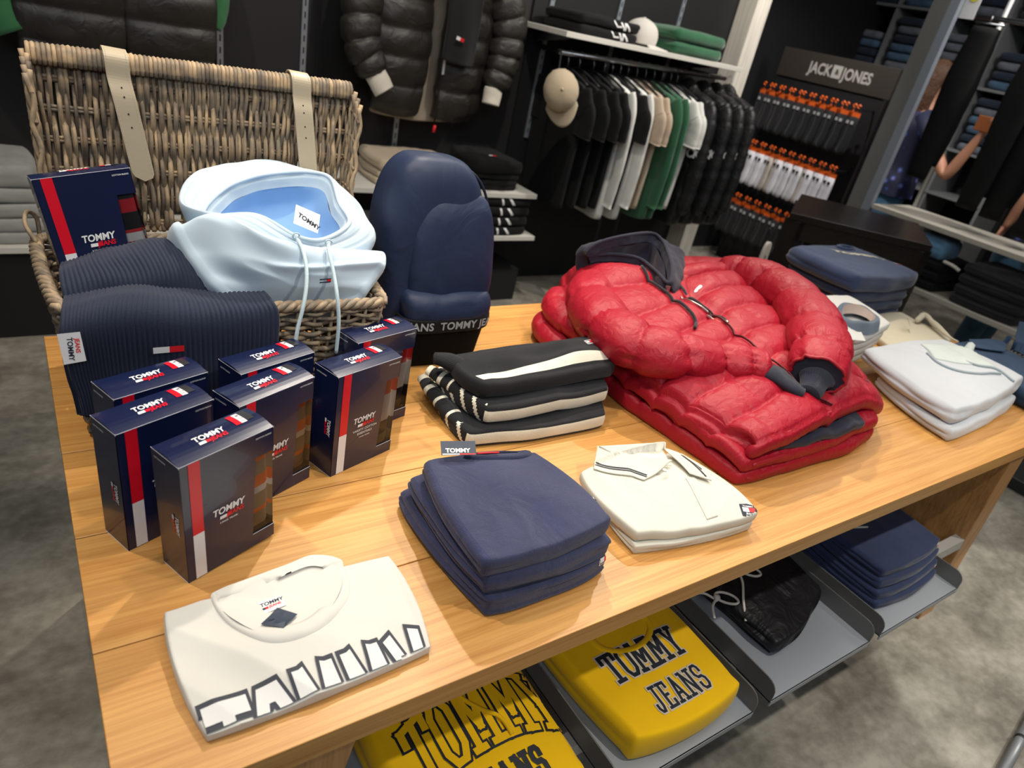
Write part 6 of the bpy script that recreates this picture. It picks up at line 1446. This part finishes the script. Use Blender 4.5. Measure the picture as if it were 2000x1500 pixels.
# sock display
SX=5.04
t=thing('sock_display','black sock display stand with pale capitals on its header board','display stand',(SX,1.75,0))
m=MB(); m.box((SX,1.28,0),(SX+.06,2.24,1.50)); m.build('back_panel',NICHE,t)
m=MB(); m.box((SX-.012,1.27,1.50),(SX+.05,2.25,1.70)); m.build('header_board',plain('header_brown_black',(.028,.022,.017),.6),t,bev=.002)
m=MB(); m.box((SX-.05,1.262,0),(SX+.06,1.282,1.50)); m.build('side_panel',plain('side_black',(.012,.010,.010),.5),t)
a=Art(); a.text('JACK & JONES',.105,0,0,0,bold=.02,sx=.86,align='CENTER'); a.rect(-.035,-.008,.055,.082,0,1); a.text('&',.08,.010,.010,1,2,align='CENTER')
a=Art(); a.text('JACK',.105,-.045,0,0,bold=.03,sx=.80,align='RIGHT'); a.rect(-.035,-.006,.045,.080,0,0); a.text('&',.05,.006,.020,1,1,align='CENTER',bold=.03); a.text('JONES',.105,.055,0,0,bold=.03,sx=.80)
a.lay('header_lettering',[plain('letter_grey',(.42,.40,.37),.5),BLK],(SX-.013,1.74,1.565),(0,-1,0),(0,0,1),t,off=.002,label='pale grey lettering on the header')
for z in (1.40,.98,.56):
    m=MB(); m.box((SX-.20,1.32,z),(SX-.19,2.20,z+.012)); 
    for y in (1.34,1.75,2.18): m.box((SX-.20,y,z),(SX,y+.01,z+.012))
    m.build('peg_bar',BLK,t)
ORG=plain('orange_card',(.80,.13,.015),.5); OR2=plain('red_orange_card',(.72,.05,.02),.5)
def sockpack(name,sock,motif,seed):
    t=thing(name,'x','socks',(0,0,0))
    m=MB(); m.box((-.0,-.03,-.075),(.004,.03,-.035)); m.tube([(.002,.0,-.035),(.002,.0,-.01),(.002,.014,.004),(.002,.0,.014),(.002,-.012,.006)],.006,6); m.build('hook_card',ORG,t,local=True)
    v=[];K=14
    prof=[(-.065,.030,.010,0),(-.13,.032,.013,0),(-.20,.030,.014,.0),(-.25,.033,.015,.006),(-.29,.035,.015,.012),(-.315,.026,.012,.016),(-.325,.01,.006,.018)]
    for z,wd,dp,sy in prof:
        for k in range(K): a_=2*pi*k/K; v.append(Vector((.002+dp*math.cos(a_),sy+wd*math.sin(a_),z)))
    m=MB(); m.add(v,grid_faces(len(prof),K,wrapv=True)+[tuple(range(K)),tuple((len(prof)-1)*K+q for q in range(K))]); m.build('sock',sock,t,smooth=True,local=True)
    a=MB(); a.box((-.018,-.010,-.115),(-.010,.008,-.095)); a.build('woven_mark',motif,t,local=True)
    return t
SKB=fabric('black_sock',(.008,.008,.010)); SKW=fabric('white_sock',(.66,.65,.70)); SKG=fabric('oat_sock',(.48,.43,.38))
pb=sockpack('sock_pack',SKB,plain('mark_grey',(.45,.45,.45),.6),1); pw_=sockpack('sock_pack',SKW,BLK,2); pg=sockpack('sock_pack',SKG,BLK,3)
used=set(); rnd=random.Random(4)
def place(pr,x,y,z,lab,grp):
    o=pr if pr.name not in used else copy_tree(pr); used.add(pr.name)
    o.location=(x,y,z); o['label']=lab; o['group']=grp; o.rotation_euler=(0,0,rnd.uniform(-.3,.1))
for k in range(19):
    y=2.18-.046*k; place(pb,SX-.19+.02*(k%2),y,1.42-.0*k,'black sock pack on an orange card in the top row of the display','top row of black sock packs')
for k in range(19):
    y=2.17-.046*k; place(pg if k in (0,6,7,13) else pw_,SX-.19+.02*(k%2),y,1.0,('oat' if k in (0,6,7,13) else 'white')+' sock pack on an orange card in the middle row of the display','middle row of '+('oat' if k in (0,6,7,13) else 'white')+' sock packs')
for k in range(16):
    y=2.15-.05*k; place(pb,SX-.19+.02*(k%2),y,.58,'black sock pack on an orange card in the bottom row of the display','bottom row of black sock packs')
# white trainer-shaped sock on the low left of the display
DS=(4.117,1.15,0.426)
t=thing('slipper_sock','single off-white sock card with dark print left of the dark table','socks',(4.117,1.15,0.426))
c=Vector((4.117,1.15,0.426)); v=[];K=16
for z,wd in ((-.10,.030),(-.085,.042),(-.03,.046),(.03,.044),(.07,.038),(.095,.024),(.10,.01)):
    for k in range(K): a_=2*pi*k/K; v.append(c+Vector((wd*math.cos(a_)+.18*0,.014*math.sin(a_),z)))
m=MB(); m.add(v,grid_faces(7,K,wrapv=True)+[tuple(range(K)),tuple(6*K+q for q in range(K))]); m.build('sock_card',SKG,t,smooth=True)
a=Art(); a.text('JJ',.03,-.014,-.01,0,bold=.03); a.lay('card_print',[BLK],c+Vector((0,-.016,0)),(1,0,0),(0,0,1),t)
m=MB(); m.tube([c+Vector((0,0,.09)),c+Vector((0,.02,.16)),c+Vector((0,.03,.18))],.003,6); m.build('hook',BLK,t,smooth=True)
m=MB(); b0=c+Vector((0,.03,.18)); m.tube([b0,Vector((b0.x,b0.y,0.01))],.010,8); m.tube([Vector((b0.x,b0.y,0)),Vector((b0.x,b0.y,.012))],.09,16); o=m.build('display_stand',BLK,smooth=False); tag(o,'thin black floor stand holding the single off-white sock card','stand')

# ================================================================ people beyond the right rack
SKIN=plain('skin',(.56,.27,.17),.5); SKIN.node_tree.nodes['Principled BSDF'].inputs['Subsurface Weight'].default_value=.05
HAIR=fabric('brown_hair',(.06,.026,.012),rough=.5,scale=200,bump=1,sheen=0,wr=.01,wrs=40)
def floral(name,base):
    if name in MC: return MC[name]
    m,t,b=nodes(name); L=t.links; tc=N(t,'ShaderNodeTexCoord'); v=N(t,'ShaderNodeTexVoronoi'); v.inputs['Scale'].default_value=14; L.new(tc.outputs['Object'],v.inputs['Vector'])
    cr=N(t,'ShaderNodeValToRGB'); e=cr.color_ramp.elements; e[0].position=.0; e[0].color=(.50,.33,.24,1); e[1].position=.30; e[1].color=(*base,1); k=e.new(.16); k.color=(.05,.10,.42,1)
    L.new(v.outputs['Distance'],cr.inputs['Fac']); L.new(cr.outputs['Color'],b.inputs['Base Color']); b.inputs['Roughness'].default_value=.7; MC[name]=m; return m
FLO=floral('navy_floral',(.010,.014,.045)); FLO2=floral('black_floral',(.012,.012,.018)); JNS=fabric('person_jeans',(.05,.13,.22),var=.15,bump=.3)
def skin_body(name,J,E_,parent,mat,root='pelvis',lv=2):
    names=list(J); me=bpy.data.meshes.new(name); off=wloc(parent)
    me.from_pydata([tuple(Vector(J[n][0])-off) for n in names],[(names.index(a),names.index(b)) for a,b in E_],[])
    o=link(bpy.data.objects.new(name,me)); o.parent=parent; WL[o.name]=off; me.materials.append(mat)
    md=o.modifiers.new('skin','SKIN'); md.use_smooth_shade=True
    for i,n in enumerate(names):
        r=J[n][1]; r=(r,r) if not isinstance(r,tuple) else r; me.skin_vertices[0].data[i].radius=r
        me.skin_vertices[0].data[i].use_root=(n==root)
    s=o.modifiers.new('sub','SUBSURF'); s.levels=lv; s.render_levels=lv
    return o
def person(label,base,fac,J2,arm_r,hold=None,hairlen=.30,top=FLO,H=1.78,rev=1):
    """standing figure at base, facing angle fac; J2 gives elbow/wrist of right arm in world"""
    t=thing('person',label,'person',(base[0],base[1],0)); bx,by=base; s=H/1.75
    f=Vector((math.cos(fac),math.sin(fac),0)); r=Vector((f.y,-f.x,0))     # forward, right
    def W(fr,rt,z): return Vector((bx,by,0))+f*fr+r*rt+Vector((0,0,z*s))
    el,wr=Vector(J2[0]),Vector(J2[1]); hd=(wr-el).normalized()
    J={'pelvis':(W(0,0,.95),.125),'belly':(W(.01,0,1.10),.115),'chest':(W(.01,0,1.28),.125),'neckb':(W(-.005,0,1.43),.06),'neck':(W(.0,0,1.50),.050),'chin':(W(.03,0,1.565),.062),'head':(W(.01,0,1.64),.088),'crown':(W(.0,0,1.70),.070),
       'shr':(W(0,.165,1.40),.052),'shl':(W(0,-.165,1.40),.052),'elr':(el,.040),'mid':(el.lerp(wr,.5),.036),'wrr':(wr,.024),
       'ell':(W(.02,-.23,1.12),.040),'wrl':(W(.12,-.22,.90),.026),
       'hipr':(W(0,.09,.88),.09),'hipl':(W(0,-.09,.88),.09),'knr':(W(.02,.10,.49),.058),'knl':(W(.02,-.10,.49),.058),'anr':(W(-.01,.10,.09),.04),'anl':(W(-.01,-.10,.09),.04),'tor':(W(.13,.11,.035),.035),'tol':(W(.13,-.11,.035),.035)}
    E_=[('pelvis','belly'),('belly','chest'),('chest','neckb'),('neckb','neck'),('neck','chin'),('chin','head'),('head','crown'),('neckb','shr'),('neckb','shl'),('shr','elr'),('elr','mid'),('mid','wrr'),('shl','ell'),('ell','wrl'),('pelvis','hipr'),('pelvis','hipl'),('hipr','knr'),('hipl','knl'),('knr','anr'),('knl','anl'),('anr','tor'),('anl','tol')]
    # hand: palm and five fingers
    up=Vector((0,0,1)); sd=hd.cross(up).normalized(); nn=sd.cross(hd).normalized()
    palm=wr+hd*.055; J['palm']=(palm,(.030,.016)); E_.append(('wrr','palm'))
    for k,(o_,ln) in enumerate(((-.027,.058),(-.009,.068),(.009,.064),(.026,.050))):
        a=palm+sd*o_+hd*.03; b=a+hd*ln*.55-nn*.006; c=b+hd*ln*.35-nn*.022
        J['f%da'%k]=(a,.0095); J['f%db'%k]=(b,.0085); J['f%dc'%k]=(c,.007); E_+=[('palm','f%da'%k),('f%da'%k,'f%db'%k),('f%db'%k,'f%dc'%k)]
    a=wr+hd*.03-sd*.03; b=a+hd*.03-sd*.018-nn*.006; c=b+hd*.025-nn*.01; J['ta']=(a,.011); J['tb']=(b,.0095); J['tc']=(c,.008); E_+=[('wrr','ta'),('ta','tb'),('tb','tc')]
    skin_body('body',J,E_,t,SKIN)
    # face
    for q in (-1,1):
        c=W(.098,.032*q,1.635); m=MB(); m.tube([c,c+f*.004],.010,10); m.build('eye',plain('eye_dark',(.03,.02,.015),.3),t,smooth=True)
        c=W(.0,.088*q,1.62); m=MB(); m.tube([c+up*.02,c+r*(.012*q),c-up*.025],[.008,.014,.008],8,flat=.5); m.build('ear',SKIN,t,smooth=True)
    m=MB(); m.tube([W(.095,0,1.64),W(.118,0,1.60),W(.098,0,1.59)],[.008,.014,.006],8); m.build('nose',SKIN,t,smooth=True)
    m=MB(); m.tube([W(.096,-.022,1.565),W(.103,0,1.563),W(.096,.022,1.565)],.005,8); m.build('mouth',plain('lips',(.45,.12,.10),.4),t,smooth=True)
    # hair: cap plus falling length at the back and sides
    def hr(z,wf,wb,ws,cut=0):
        L=[]
        for k in range(20):
            a_=2*pi*k/20; c_=math.cos(a_); q=(wf if c_>0 else wb)*c_
            L.append(tuple(W(q,ws*math.sin(a_),z)))
        return L
    loft('hair',[hr(1.62-hairlen,-.03,.13,.105),hr(1.52,-.01,.125,.115),hr(1.60,.015,.118,.112),hr(1.66,.075,.115,.108),hr(1.72,.075,.10,.090),hr(1.765,.03,.05,.045),hr(1.77,.004,.008,.008)],HAIR,t,nu=60,nv=40,disp=lambda u,v,p:.004*math.sin(u*2*pi*26)*(1-v)+.006*noise.noise(Vector((p[0]*30,p[1]*30,p[2]*4))))
    def tr(z,d,w): return [tuple(W(d*math.cos(2*pi*k/16),w*math.sin(2*pi*k/16),z)) for k in range(16)]
    loft('blouse',[tr(.90,.165,.215),tr(1.0,.155,.205),tr(1.10,.140,.180),tr(1.25,.148,.190),tr(1.36,.135,.205),tr(1.425,.10,.17),tr(1.46,.062,.085)],top,t,nu=60,nv=40,disp=lambda u,v,p:.006*math.sin(u*2*pi*7)*(1-v))
    sh=W(0,.165,1.40); m=MB(); u_=(el-sh); m.tube([sh-u_.normalized()*.04,sh+u_*.2,sh+u_*.42],[.060,.066,.062],14,flat=1); m.build('sleeve',top,t,smooth=True)
    sh=W(0,-.165,1.40); e2=J['ell'][0]; u_=e2-sh; m=MB(); m.tube([sh-u_.normalized()*.04,sh+u_*.2,sh+u_*.5],[.060,.066,.062],14); m.build('sleeve',top,t,smooth=True)
    for q in (-1,1):
        m=MB(); m.tube([W(0,.085*q,.98),W(0,.095*q,.80),W(.02,.10*q,.49),W(-.01,.10*q,.12)],[.105,.105,.075,.065],16); m.build('jeans_leg',JNS,t,smooth=True)
        m=MB(); m.tube([W(-.05,.10*q,.035),W(.03,.10*q,.045),W(.15,.11*q,.03)],[.035,.048,.035],12,flat=.8); m.build('shoe',WHITE,t,smooth=True)
    return t
person('brown-haired person in navy floral top seen from behind, holding up an orange-brown wallet',(5.22,1.10),-.9,((5,0.669,1.135),(5,0.578,1.436)),.04,H=1.79)
c=Vector((4.98,0.573,1.494)); t=thing('wallet','orange-brown wallet held up by the brown-haired person','wallet',tuple(c))
m=MB(); m.box((c.x-.010,c.y-.06,c.z-.045),(c.x+.010,c.y+.06,c.z+.045)); m.build('wallet_body',plain('tan_leather',(.32,.10,.03),.5),t,bev=.004)
person('person in dark floral dress at the right edge, mostly hidden, bare forearm showing',(5.25,.13),-1.6,((5,0.163,1.145),(5,0.193,0.981)),.04,H=1.70,top=FLO2)

# fixtures cut off by the right edge
t=thing('rack_base','dark metal base of a floor fixture at the right edge of the picture','fixture',((4.012,-0.837,0)))
b0=Vector((3.802,-0.843,0)); m=MB(); m.box((b0.x,b0.y-.28,0),(b0.x+.5,b0.y+.10,.06)); m.build('base_plate',plain('fixture_dark_green_grey',(.03,.035,.032),.5,.3),t,bev=.004)
m=MB(); m.box((b0.x+.22,b0.y-.12,.06),(b0.x+.27,b0.y-.07,1.3)); m.build('upright_tube',plain('fixture_dark_green_grey',(.03,.035,.032),.5,.3),t)
t=thing('floor_rack','grey tubular foot of a clothes rack in the bottom right corner','rack',((2.132,-1.538,0)))
q0=Vector((2.004,-1.541,0.02)); q1=Vector((2.397,-1.488,0.02)); m=MB(); m.tube([q0,q1],.014,12); m.build('foot_tube',GREYM,t,smooth=True)
m=MB(); m.tube([q0.lerp(q1,.45),q0.lerp(q1,.48)],.0155,12); m.build('joint_ring',BLK,t,smooth=True)
